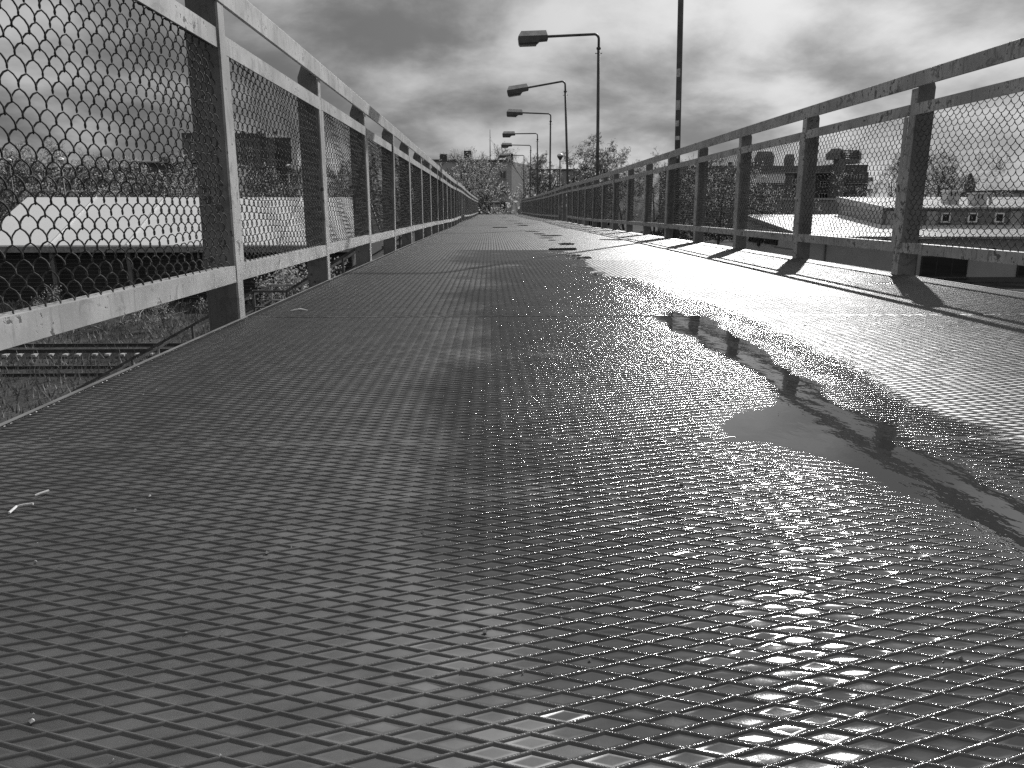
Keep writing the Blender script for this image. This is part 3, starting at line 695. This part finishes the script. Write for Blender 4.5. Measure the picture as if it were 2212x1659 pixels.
def right_blocks():
    Y = 215.0; w2 = wmesh(2.4, 1.6, mull=2); w = wmesh(1.7, 1.5)
    a = onY(1450, 356, Y); b = onY(1822, 351, Y); o = empty('office_block', (a.x, Y, GZ)); H = a.z-GZ; W = b.x-a.x
    tag(o, 'long flat-roofed grey block with a pale roof band behind the trees', 'office block')
    MB().box(0, W*.72, 0, 14, 0, H-2).build('wall', M['panel_wall'], o); MB().box(W*.72+.01, W, 1.2, 14, 0, H-2).build('recessed_wall', M['panel_dark'], o)
    MB().box(-.2, W+.2, -.4, 14.2, H-1.995, H-.2).build('roof_band', M['render_dark'], o)
    MB().box(-.2, W+.2, -.6, -.402, H-2.2, H-1.9).build('cornice', M['trim'], o)
    for f in range(6):
        for i in range(9): window(o, w, (3+i*3.9, -.02, H-4.4-f*2.9))
    for f in range(4): window(o, w2, (W*.82, 1.18, H-5.0-f*3.2)); window(o, w2, (W*.91, 1.18, H-5.0-f*3.2))
    for x in (W*.36, W*.50, W*.55): MB().box(x, x+1.0, 4, 5, H-.19, H+1.0).build('vent', M['panel_dark'], o)
    q = onY(1672, 350, Y)
    for (xx, ww, hh) in ((q.x-a.x-1.0, 6.0, 4.2),(q.x-a.x+6.0, 3.2, 3.4)): MB().tube([(xx,5,H-.19),(xx,5,H+hh*.55),(xx,5,H+hh*.9),(xx,5,H+hh)], [ww*.42,ww*.45,ww*.33,.1], 12).build('roof_dome', M['render_dark'], o)
    # glazed strip; its lit brightness is put in as plain white colour
    g = onY(1597, 383, Y); MB().box(g.x-a.x-1.5, g.x-a.x+12.5, -.35, -.03, g.z-GZ-1.5, g.z-GZ+1.2).build('glazed_gallery', M['shed_roof'], o)
    # tower end with balconies
    a = onY(1818, 352, Y-6); b = onY(1878, 352, Y-6); o = empty('balcony_tower', (a.x, Y-6, GZ)); H = a.z-GZ; W = b.x-a.x
    tag(o, 'stepped apartment tower with balconies and a sign frame on its roof', 'apartment block')
    MB().box(0, W*.16, 0, 13, 0, H).build('wall', M['render_dark'], o); MB().box(W*.16+.01, W, .6, 13, 0, H-.4).build('wall', M['brown_block'], o)
    MB().box(W+.01, W*1.18, 2.5, 13, 0, H-2.2).build('side_step', M['panel_dark'], o)
    for i in range(5):
        z = H-5.2-i*3.0
        MB().box(W*.24, W*.92, -.9, .58, z-.2, z).build('balcony_slab', M['trim'], o); MB().box(W*.24, W*.92, -.9, -.8, z+.003, z+1.05).build('balcony_front', M['panel_dark'], o)
        window(o, w, (W*.42, .58, z+1.6)); window(o, w, (W*.74, .58, z+1.6))
        MB().box(W*1.02, W*1.26, .8, 2.49, z+.5, z+1.6).build('side_balcony', M['trim'], o)
    MB().box(W*.05, W*.78, 2, 6, H+.02, H+1.2).build('roof_plinth', M['render_dark'], o)
    for k in range(4): MB().box(W*.12, W*.74, 2.2, 2.4, H+1.4+k*.55, H+1.75+k*.55).build('sign_slat', M['panel_dark'], o)
    for x in (W*.13, W*.43, W*.73): MB().box(x-.1, x+.1, 2.42, 2.6, H+1.2, H+3.6).build('sign_frame', M['dark_steel'], o)
    MB().tube([(W*.06,5,H+1.2),(W*.06,5,H+2.8),(W*.06,5,H+4.0)], [2.6,2.4,1.2], 12).build('roof_dome', M['render_dark'], o)
    MB().tube([(W*.80,5,H+1.2),(W*.80,5,H+2.6),(W*.80,5,H+3.6)], [1.5,1.4,.7], 12).build('roof_dome', M['render_dark'], o)
right_blocks()

def shop():
    # near single-storey shop: low-pitched ribbed metal roof rising away from us, with a raised rear storey
    X0, X1, Y0, Y1 = 28.4, 92.0, 69.4, 86.5; ZE, ZB = -2.0, -.30
    o = empty('shop_building', (X0, Y0, GZ)); tag(o, 'single-storey grey shop with a ribbed metal roof and script lettering on its side', 'shop')
    def P(b, nm, m, par=None, smooth=False):
        b.v = [(x-X0, y-Y0, z-GZ) for x, y, z in b.v]; return b.build(nm, M[m], par or o, smooth)
    XL = 46.0   # wall material changes along the front
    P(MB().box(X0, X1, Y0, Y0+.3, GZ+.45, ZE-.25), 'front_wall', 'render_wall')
    P(MB().box(X0, X1, Y0-.03, Y0+.3, GZ, GZ+.449), 'plinth', 'panel_dark')
    # side wall (towards the bridge), in three fields
    ym = 77.6
    def side(ya, yb, nm, m, zt=0.0):
        za = ZE-.3+(ZB-ZE)*(ya-Y0)/(Y1-Y0); zb = ZE-.3+(ZB-ZE)*(yb-Y0)/(Y1-Y0)
        P(MB().add([(X0,ya,GZ),(X0,yb,GZ),(X0,yb,zb),(X0,ya,za),(X0+.3,ya,GZ),(X0+.3,yb,GZ),(X0+.3,yb,zb),(X0+.3,ya,za)],
                   [(0,1,2,3),(7,6,5,4),(4,5,1,0),(5,6,2,1),(6,7,3,2),(7,4,0,3)]), nm, m)
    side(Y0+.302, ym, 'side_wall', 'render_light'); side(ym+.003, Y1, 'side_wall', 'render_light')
    for z in (GZ+1.45, GZ+2.75): P(MB().box(X0-.03, X0-.001, Y0+.31, ym, z, z+.09), 'wall_band', 'panel_wall')
    # shop front under the lettering
    P(MB().box(X0-.06, X0-.001, 79.8, Y1-.2, GZ+2.02, GZ+2.14), 'awning_rail', 'dark_steel')
    for k, (ya, yb, m) in enumerate(((85.2,86.2,'white'),(83.4,84.8,'panel_wall'),(81.6,83.0,'white'),(80.0,81.2,'panel_wall'))):
        P(MB().box(X0-.05, X0-.001, ya, yb, GZ+.5, GZ+2.0), 'display_panel', m)
        P(MB().box(X0-.07, X0-.052, ya+.25, yb-.25, GZ+1.3, GZ+1.75), 'display_print', 'steel_grey')
    P(MB().box(X0-.045, X0-.001, ym+.01, 79.7, GZ+.3, GZ+2.0), 'door_panel', 'render_wall')
    P(MB().box(X0-.14, X0-.002, ym+.1, ym+1.6, GZ+4.0, GZ+4.5), 'air_unit', 'white')
    # lettering
    cu = bpy.data.curves.new('lettering', 'FONT'); cu.body = 'z całego świata'; cu.size = 1.55; cu.shear = .35; cu.extrude = .07; cu.offset = .028; cu.space_character = .92
    to = bpy.data.objects.new('lettering', cu); COL.objects.link(to); bpy.context.view_layer.update()
    me = bpy.data.meshes.new_from_object(to.evaluated_get(bpy.context.evaluated_depsgraph_get())); bpy.data.objects.remove(to); me.materials.clear(); me.materials.append(M['ink'])
    lo = inst('lettering', me, o); lo.matrix_local = Matrix.Translation((-.09, 85.3-Y0, 3.05)) @ Matrix(((0,0,-1,0),(-1,0,0,0),(0,1,0,0),(0,0,0,1)))
    # roof of ribbed sheets
    def ribbed(x0, x1, y0, z0, y1, z1, par, sheet=3.0):
        n = int(math.ceil((x1-x0)/sheet)); sl = (z1-z0)/(y1-y0)
        b = MB(); pitch = sheet/8; prof = []
        for i in range(8):
            xa = i*pitch; prof += [(xa,0),(xa+pitch*.55,0),(xa+pitch*.66,.055),(xa+pitch*.89,.055)]
        prof.append((sheet-.004, 0)); k = len(prof)
        b.v = [(x,0,z) for x, z in prof]+[(x,y1-y0,z+z1-z0) for x, z in prof]; b.f = [(i,i+1,i+1+k,i+k) for i in range(k-1)]
        me = b.mesh('roof_sheet', fix=False); me.materials.append(M['metal_roof'])
        for i in range(n): inst('roof_sheet', me, par, (x0+i*sheet-X0, y0-Y0, z0-GZ))
    ribbed(X0-.4, X1, Y0-.5, ZE-.05, Y1, ZB+.02, o)
    P(MB().add([(X0-.45,Y0-.55,ZE-.32),(X0-.41,Y0-.55,ZE-.32),(X0-.41,Y1,ZB-.25),(X0-.45,Y1,ZB-.25),(X0-.45,Y0-.55,ZE+.04),(X0-.41,Y0-.55,ZE+.04),(X0-.41,Y1,ZB+.10),(X0-.45,Y1,ZB+.10)],
               [(0,3,2,1),(4,5,6,7),(0,1,5,4),(1,2,6,5),(2,3,7,6),(3,0,4,7)]), 'verge_fascia', 'trim')
    P(MB().box(X0-.4, X1, Y0-.62, Y0-.51, ZE-.18, ZE-.03), 'gutter', 'steel_grey')
    # big window, its sill, drain pipe, soffit vent
    a = onY(1991, 553, Y0); b = onY(2086, 598, Y0); cxw = (a.x+b.x)/2; czw = (a.z+b.z)/2
    wm = wmesh(b.x-a.x, a.z-b.z, .08, .12, 2, 'board_dark'); window(o, wm, (cxw-X0, -.02, czw-GZ)); P(MB().box(a.x-.1, b.x+.25, Y0-.25, Y0-.0305, b.z-.12, b.z-.005), 'sill', 'dark_steel')
    a2 = onY(2212, 560, Y0); window(o, wm, (a2.x+1.6-X0, -.02, czw-GZ))
    P(MB().tube([(a.x-.5,Y0-.12,GZ),(a.x-.5,Y0-.12,ZE-.3)], .06, 6), 'drain_pipe', 'dark_steel')
    c = onY(1782, 545, Y0); P(MB().tube([(c.x,Y0-.12,GZ),(c.x,Y0-.12,ZE-.3)], .06, 6), 'drain_pipe', 'dark_steel')
    v = onY(2147, 540, Y0); P(MB().tube([(v.x,Y0-.06,v.z),(v.x,Y0-.001,v.z)], .22, 10), 'wall_vent', 'ink')
    # raised rear storey
    U0, UY0, UY1 = 39.0, 77.2, 87.5; UZ0, UZE, UZR = -1.7, .52, 1.62
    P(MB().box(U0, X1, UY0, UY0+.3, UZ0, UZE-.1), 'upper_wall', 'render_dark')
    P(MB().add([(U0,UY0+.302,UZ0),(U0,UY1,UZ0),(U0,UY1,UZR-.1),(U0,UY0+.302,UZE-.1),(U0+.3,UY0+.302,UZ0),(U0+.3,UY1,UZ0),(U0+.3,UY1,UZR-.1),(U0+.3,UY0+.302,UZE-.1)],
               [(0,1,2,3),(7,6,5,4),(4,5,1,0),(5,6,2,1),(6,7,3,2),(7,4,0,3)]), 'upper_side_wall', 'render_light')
    ribbed(U0-.35, X1, UY0-.4, UZE, UY1, UZR, o)
    P(MB().box(U0-.35, X1, UY0-.5, UY0-.41, UZE-.16, UZE-.01), 'gutter', 'steel_grey')
    P(MB().add([(U0-.40,UY0-.45,UZE-.5),(U0-.36,UY0-.45,UZE-.5),(U0-.36,UY1,UZR-.5),(U0-.40,UY1,UZR-.5),(U0-.40,UY0-.45,UZE+.09),(U0-.36,UY0-.45,UZE+.09),(U0-.36,UY1,UZR+.09),(U0-.40,UY1,UZR+.09)],
               [(0,3,2,1),(4,5,6,7),(0,1,5,4),(1,2,6,5),(2,3,7,6),(3,0,4,7)]), 'verge_fascia', 'render_light')
    sw = wmesh(.95, .95, .10, .14, 0)
    for px in (2042, 2100, 2158, 2224, 2283, 2345, 2410):
        p = onY(px, 470, UY0); window(o, sw, (p.x-X0, UY0-.02-Y0, p.z-GZ)); P(MB().box(p.x-.6, p.x+.6, UY0-.16, UY0-.0005, p.z-.60, p.z-.50), 'sill', 'dark_steel')
    for px in (1926, 2012, 2192):
        p = onY(px, 465, UY0); P(MB().box(p.x-.55, p.x+.55, UY0-.22, UY0-.0005, UZ0+.1, UZE-.35), 'pilaster', 'render_wall')
    for (px, Yc, hh) in ((2053, 80.6, 1.25),(2112, 79.2, 1.15)):
        p = onY(px, 425, Yc); zr = UZE+(UZR-UZE)*(Yc-UY0)/(UY1-UY0)
        P(MB().box(p.x-.62, p.x+.62, Yc-.6, Yc+.6, zr-.15, zr+hh), 'roof_vent_shaft', 'render_light'); P(MB().box(p.x-.74, p.x+.74, Yc-.72, Yc+.72, zr+hh+.002, zr+hh+.09), 'shaft_cap', 'white')
        for dx in (-.35, .05): P(MB().box(p.x+dx, p.x+dx+.14, Yc-.62, Yc-.6005, zr+hh-.5, zr+hh-.12), 'shaft_slot', 'ink')
    p = onY(2140, 425, 79.4); P(MB().tube([(p.x,79.4,.6),(p.x,79.4,2.05)], .13, 8), 'flue', 'steel_grey')
shop()
def back_right():
    Y = 128.0
    a = onY(1700, 432, 100); b = onY(1822, 430, 100); o = empty('pale_annexe', (a.x, 100, GZ)); tag(o, 'plain pale panelled annexe wall between the shop roofs and the office block', 'building')
    W = b.x-a.x
    for i in range(4): MB().box(i*W/4+.02, (i+1)*W/4-.02, 0, 8, 0, a.z-GZ).build('wall_panel', M['render_wall'], o)
    MB().box(-.2, W+.2, -.2, 8.2, a.z-GZ+.002, a.z-GZ+.25).build('coping', M['render_light'], o)
    a = onY(2150, 424, 165); b = onY(2330, 416, 165); o = empty('flat_house', (a.x, 165, GZ)); tag(o, 'low pale house with a row of windows far beyond the ribbed roof', 'house')
    MB().box(0, b.x-a.x, 0, 12, 0, b.z-GZ).build('wall', M['render_light'], o); MB().box(-.4, b.x-a.x+.4, -.4, 12.4, b.z-GZ+.003, b.z-GZ+.5).build('roof', M['roofing'], o)
    w = wmesh(1.4, 1.6)
    for i in range(6): window(o, w, (2+i*3, -.02, b.z-GZ-1.8))
    a = onY(2098, 373, 150); g = empty('church_turret', (a.x, 150, GZ)); tag(g, 'small dark pointed turret among the bare trees beyond the shop', 'turret')
    h = a.z-GZ
    MB().tube([(0,0,0),(0,0,h-6.2),(0,0,h-6.1),(0,0,h-3.3),(0,0,h-3.2),(0,0,h-1.6),(0,0,h)], [2.6,2.6,3.0,1.1,1.0,.9,.05], 8).build('spire', M['panel_dark'], g)
back_right()

# ------------------------------------------------------------------ small things seen below the right railing
def under_right():
    a = onZ(1430, 527, GZ)   # rough direction only
    def ground_at(px, Y): return onY(px, 500, Y).x
    # dark hedge
    for i in range(9):
        Y = 150+i*1.5; X = ground_at(1400+i*31, Y); o = empty('hedge_bush', (X, Y, GZ)); tag(o, 'dark clipped hedge bush in the row beside the car park', 'bush', 'hedge bushes beside the car park')
        b = MB(); r = random.Random(i)
        for k in range(700):
            u = Vector((r.gauss(0,1), r.gauss(0,1), r.gauss(0,1))).normalized()*(r.random()**.25); c = Vector((u.x*2.0, u.y*1.2, 1.35+u.z*1.35)); s = .15
            n = Vector((r.gauss(0,1), r.gauss(0,1), r.gauss(0,1))).normalized(); q = n.orthogonal().normalized()*s; p = n.cross(q)
            b.add([c-q, c+p*.6, c+q, c-p*.6], [(0,1,2,3)])
        b.build('foliage', M['leaf_dark'], o, fix=False)
        MB().tube([(0,0,0),(.05,0,.6),(0,.05,1.3)], [.05,.04,.02], 5).build('stem', M['bark'], o)
    # railing fence with white top
    X = ground_at(1560, 172); o = empty('picket_fence', (X, 172, GZ)); tag(o, 'short dark picket fence with a white top rail past the car park', 'fence')
    for i in range(14): MB().box(-2.6+i*.4, -2.52+i*.4, 0, .05, 0, 1.9).build('picket', M['trim'], o)
    MB().box(-2.9, 3.1, -.1, -.003, 1.7, 1.95).build('top_rail', M['white'], o); MB().box(-2.9, 3.1, .055, .12, .6, .7).build('lower_rail', M['dark_steel'], o)
    # parking board
    p = onY(1600, 504, 140); o = empty('parking_board', (p.x, 140, GZ)); tag(o, 'black board with white capital letters standing at the car park', 'sign')
    h = p.z-GZ
    MB().box(-1.0, 2.4, 0, .08, h-.55, h+.55).build('board', M['board_dark'], o)
    for x in (-.8, 2.2): MB().box(x-.05, x+.05, .082, .16, 0, h+.5).build('leg', M['dark_steel'], o)
    cu = bpy.data.curves.new('lettering', 'FONT'); cu.body = 'PAR'; cu.size = .95; cu.extrude = .01; cu.offset = .012
    to = bpy.data.objects.new('lettering', cu); COL.objects.link(to); bpy.context.view_layer.update()
    me = bpy.data.meshes.new_from_object(to.evaluated_get(bpy.context.evaluated_depsgraph_get())); bpy.data.objects.remove(to); me.materials.clear(); me.materials.append(M['white'])
    inst('lettering', me, o, (-.8, -.012, h-.33), (math.pi/2, 0, 0))
    # utility cabinets
    p = ground_at(1480, 160); o = empty('utility_cabinet', (p, 160, GZ)); tag(o, 'pale boxy utility cabinet on the verge behind the hedge', 'cabinet')
    MB().box(-.9, .9, -.3, .3, .1, 2.4).build('body', M['render_light'], o); MB().box(-1.0, 1.0, -.4, .4, 2.402, 2.5).build('lid', M['trim'], o); MB().box(-.95, .95, -.35, .35, 0, .099).build('base', M['concrete'], o)
under_right()

# ------------------------------------------------------------------ trees
HT = {}
def grow(seed, H, spread=.5, depth=4, bush=False, buds=600, trunk_r=None, up=.35, nchild=(5, 7), bsize=.10, tw=.014, tl=.62):
    r = random.Random(seed); T = MB(); C = MB(); tips = []
    def rv(): return Vector((r.gauss(0,1), r.gauss(0,1), r.gauss(0,1))).normalized()
    def br(p, d, L, rad, lev):
        n = 4 if lev < 2 else 3; pts = [p.copy()]; rs = [rad]; q = p.copy(); dd = d.copy()
        for i in range(n):
            dd = (dd+rv()*(.13+.05*lev)+Vector((0,0,up*.16))).normalized(); q = q+dd*(L/n); pts.append(q.copy()); rs.append(max(rad*(1-.75*(i+1)/n), tw*.7))
        (T if lev < 2 else C).tube(pts, rs, 5 if lev < 2 else 3, cap=False)
        if lev >= depth: tips.extend(pts[1:]); return
        k = r.randint(*nchild) if lev < depth-1 else r.randint(3, 4)
        for i in range(k):
            f = r.uniform(.25 if lev else .30, 1.0); a = f*n; j = min(int(a), n-1); s = pts[j].lerp(pts[j+1], a-j)
            ax = dd.orthogonal().normalized(); ax.rotate(Matrix.Rotation(r.uniform(0, 6.28), 3, dd).to_quaternion())
            nd = (dd*(1-spread*.7)+ax*(spread+.25)+Vector((0,0,up*.5))).normalized()
            br(s, nd, L*r.uniform(.42, .68)*(1.15-.35*f), max(rs[j]*.55, tw), lev+1)
    R0 = trunk_r or H*.014
    if bush:
        for i in range(r.randint(5, 8)): br(Vector((r.gauss(0,.12), r.gauss(0,.12), 0)), (Vector((0,0,1))+rv()*.55).normalized(), H*r.uniform(.5,.75), R0*.5, 1)
    else: br(Vector((0,0,0)), Vector((r.gauss(0,.05), r.gauss(0,.05), 1)).normalized(), H*tl, R0, 0)
    B = MB()
    for i in range(buds):
        c = r.choice(tips)+rv()*r.uniform(0, .25)*(H/12); n = rv(); s = bsize*r.uniform(.6, 1.4); a = n.orthogonal().normalized()*s; b = n.cross(a)*.6
        B.add([c-a, c+b, c+a, c-b], [(0,1,2,3)])
    ms = []
    for b, nm, mt, sm in ((T,'trunk','bark',True),(C,'twigs','twig',False),(B,'buds','bud',False)):
        m = b.mesh(nm, sm, False); m.materials.append(M[mt]); ms.append(m)
    HT[ms[0].name] = float(np.percentile([p.z for p in tips], 98.5)); return ms
TREES = [grow(11, 14, .52, 5, buds=900, nchild=(4, 5)), grow(12, 13, .42, 5, buds=1100, nchild=(4, 5)), grow(13, 15, .60, 5, buds=900, nchild=(4, 5)), grow(14, 11, .36, 5, buds=900, up=.55, nchild=(4, 5))]
LEAFY = [grow(21, 15, .72, 5, buds=2600, bsize=.10, nchild=(5, 6), tl=.45, up=.25), grow(22, 13, .62, 5, buds=2400, bsize=.10, up=.3, nchild=(4, 6), tl=.45)]
SLIM = [grow(41, 14, .34, 4, buds=1300, bsize=.075, nchild=(4, 6), up=.6, tw=.011), grow(42, 14, .42, 4, buds=1300, bsize=.075, nchild=(4, 6), up=.5, tw=.011)]
BUSH = [grow(31, 3.2, .5, 3, True, 500, .03, bsize=.06, tw=.008), grow(32, 2.6, .6, 3, True, 420, .03, bsize=.06, tw=.008)]
def tree(kind, name, X, Y, s, rz, label, group, sz=None, cat='tree'):
    if s < 0: s = -s/HT[kind[0].name]
    o = empty(name, (X, Y, GZ), rz); o.scale = (s, s, sz or s); tag(o, label, cat, group)
    for m, nm in zip(kind, ('trunk', 'crown', 'bud_leaves') if cat == 'tree' else ('stems', 'twigs', 'bud_leaves')):
        if len(m.polygons): inst(nm, m, o)
    return o
rr = random.Random(5)
# wood behind the hall
for i in range(30):
    px = -60+i*37+rr.uniform(-14, 14); Y = rr.uniform(84, 118); topy = (330 if px < 330 else 372 if px < 700 else 352)+rr.uniform(-16, 22)
    p = onY(px, topy, Y); h = p.z-GZ; k = TREES[i % 4]
    tree(k, 'bare_tree', p.x, Y, -(p.z-GZ), rr.uniform(0, 6), 'bare dark tree in the wood beyond the white-roofed hall', 'trees in the wood beyond the hall')
for i in range(16):
    px = -40+i*66+rr.uniform(-14, 14); Y = rr.uniform(74, 82); p = onY(px, 400+rr.uniform(-10, 16), Y)
    tree(TREES[3-i % 4], 'young_tree', p.x, Y, -(p.z-GZ), rr.uniform(0, 6), 'young thin tree growing close behind the white-roofed hall', 'young trees behind the hall')
# in front of the apartment block at the bridge end
for (px, ty, Y, k) in ((985,325,98,1),(1012,335,92,3),(1040,345,110,0),(1078,318,88,3),(1122,330,96,1),(1165,350,108,0)):
    p = onY(px, ty, Y); tree(SLIM[k % 2], 'budding_tree', p.x, Y, -(p.z-GZ), rr.uniform(0, 6), 'slender budding tree in front of the five-storey block at the bridge end', 'trees at the bridge end')
for (px, ty, Y, k, lab) in ((1222,312,92,0,'tall budding tree behind the crooked street lamp'),(1300,309,98,0,'broad round-crowned budding tree behind the railing and lamp posts'),(1360,345,110,1,'smaller budding tree at the edge of the round-crowned one')):
    p = onY(px, ty, Y); tree(LEAFY[k], 'spreading_tree', p.x, Y, -(p.z-GZ), rr.uniform(0, 6), lab, 'spreading budding trees')
# behind the right railing
for (px, ty, Y, k) in ((1420,352,88,2),(1470,335,84,0),(1520,332,80,1),(1563,350,90,2),(1640,395,88,3),(1690,400,92,0),(1600,370,100,2)):
    p = onY(px, ty, Y); tree(TREES[k], 'car_park_tree', p.x, Y, -(p.z-GZ), rr.uniform(0, 6), 'dark bare tree between the car park and the office block', 'trees by the car park')
for (px, ty, Y, k) in ((1930,350,125,0),(1985,335,130,2),(2040,322,136,0),(2085,355,130,1),(2120,385,140,2),(2060,360,120,3)):
    p = onY(px, ty, Y); tree(TREES[k], 'distant_tree', p.x, Y, -(p.z-GZ), rr.uniform(0, 6), 'bare tree standing beyond the ribbed roofs of the shop', 'trees beyond the shop')
for i in range(14):
    px = 2010+i*24+rr.uniform(-8, 8); Y = rr.uniform(210, 280); p = onY(px, 412+rr.uniform(-8, 6), Y)
    tree(TREES[i % 4], 'far_tree', p.x, Y, -(p.z-GZ), rr.uniform(0, 6), 'low far-off tree on the skyline past the shop roofs', 'far trees on the skyline')
# ivy-like dense bush right of the bridge end and undergrowth
for (px, ty, Y, s) in ((1118,408,70,1),(1060,446,76,.8),(1012,440,74,.9)):
    p = onY(px, ty, Y); h = p.z-GZ; tree(BUSH[0], 'tall_shrub', p.x, Y, h/3.3, rr.uniform(0, 6), 'leafy shrub filling the gap past the end of the deck', 'shrubs at the bridge end', h/3.1, 'shrub')
for i in range(26):
    px = rr.uniform(560, 1010); Y = rr.uniform(44, 53); p = onY(px, 500, Y); s = rr.uniform(.7, 1.3)
    tree(BUSH[i % 2], 'twiggy_bush', p.x, Y, s, rr.uniform(0, 6), 'twiggy bush growing along the wall of the hall', 'bushes along the hall', None, 'bush')
for i in range(8):
    px = rr.uniform(20, 480); Y = rr.uniform(41, 52); p = onZ(px, 690, GZ); s = rr.uniform(.35, .8)
    tree(BUSH[i % 2], 'sapling', onY(px, 600, Y).x, Y, s, rr.uniform(0, 6), 'thin bare sapling in the grass between track and hall', 'saplings in the grass', None, 'sapling')
for i in range(12):
    px = rr.uniform(1400, 1700); Y = rr.uniform(56, 64); p = onY(px, 500, Y)
    tree(BUSH[i % 2], 'verge_bush', p.x, Y, rr.uniform(.6, 1.1), rr.uniform(0, 6), 'low twiggy bush on the verge below the lamp-side railing', 'bushes below the lamp-side railing', None, 'bush')
def dead_branches():
    r = random.Random(3)
    for i, (px, py) in enumerate(((300,690),(262,700),(330,672),(225,715),(350,690))):
        p = onZ(px, py, GZ); o = empty('fallen_branch', (p.x, p.y, GZ), r.uniform(0, 6)); tag(o, 'bleached fallen branch lying in the grass beyond the sleepered track', 'branch', 'bleached branches in the grass')
        b = MB()
        for k in range(5):
            q = Vector((0,0,.03)); d = Vector((r.gauss(0,1), r.gauss(0,1), abs(r.gauss(0,.7))+.1)).normalized(); pts = [q.copy()]
            for j in range(4): d = (d+Vector((r.gauss(0,.3), r.gauss(0,.3), r.gauss(0,.25)))).normalized(); q = q+d*r.uniform(.25,.5); pts.append(Vector((q.x,q.y,max(q.z,.03))))
            b.tube(pts, [.035,.03,.024,.018,.01], 4)
        b.build('stick', M['pale_twig'], o, True)
dead_branches()

# ------------------------------------------------------------------ litter and grit on the deck
def litter():
    a, b_ = onZ(76, 1072, .003), onZ(106, 1063, .003)
    o = MB().tube([(a.x,a.y,.004),((a.x+b_.x)/2,(a.y+b_.y)/2,.0048),(b_.x,b_.y,.005)], .0016, 6).build('straw_stub', M['litter']); tag(o, 'short straight pale stub lying on the ribbed deck', 'litter')
    pts = [onZ(20, 1110, .003), onZ(36, 1096, .003), onZ(52, 1091, .004), onZ(72, 1090, .004)]
    o = MB().tube([(p.x,p.y,.0042+.001*(i == 3)) for i, p in enumerate(pts)], .0016, 6).build('bent_straw', M['litter']); tag(o, 'bent pale stub lying beside the straight one on the deck', 'litter')
    a = onZ(645, 672, .003); o = MB().tube([(a.x-.03,a.y,.004),(a.x,a.y+.02,.006),(a.x+.03,a.y+.01,.004)], [.002,.006,.002], 6).build('paper_scrap', M['litter']); tag(o, 'tiny crumpled pale scrap near the edge below the staircase railing', 'litter')
    b = MB(); r = random.Random(9)
    for i in range(900):
        Y = .4+8*r.random()**1.6; X = r.uniform(DX0+.03, DX1-.03); s = r.choice((.0009,.0012,.0016,.0026)); z = .0018
        v = [(X+s*dx*r.uniform(.6,1.3), Y+s*dy*r.uniform(.6,1.3), z+s*dz) for dx, dy, dz in ((1,0,0),(0,1,0),(-1,0,0),(0,-1,0),(0,0,1),(0,0,-1))]
        b.add(v, [(0,1,4),(1,2,4),(2,3,4),(3,0,4),(1,0,5),(2,1,5),(3,2,5),(0,3,5)])
    tag(b.build('grit', M['grit'], fix=False), 'fine pale grit scattered over the wet ribbed deck', 'grit', kind='stuff')
litter()
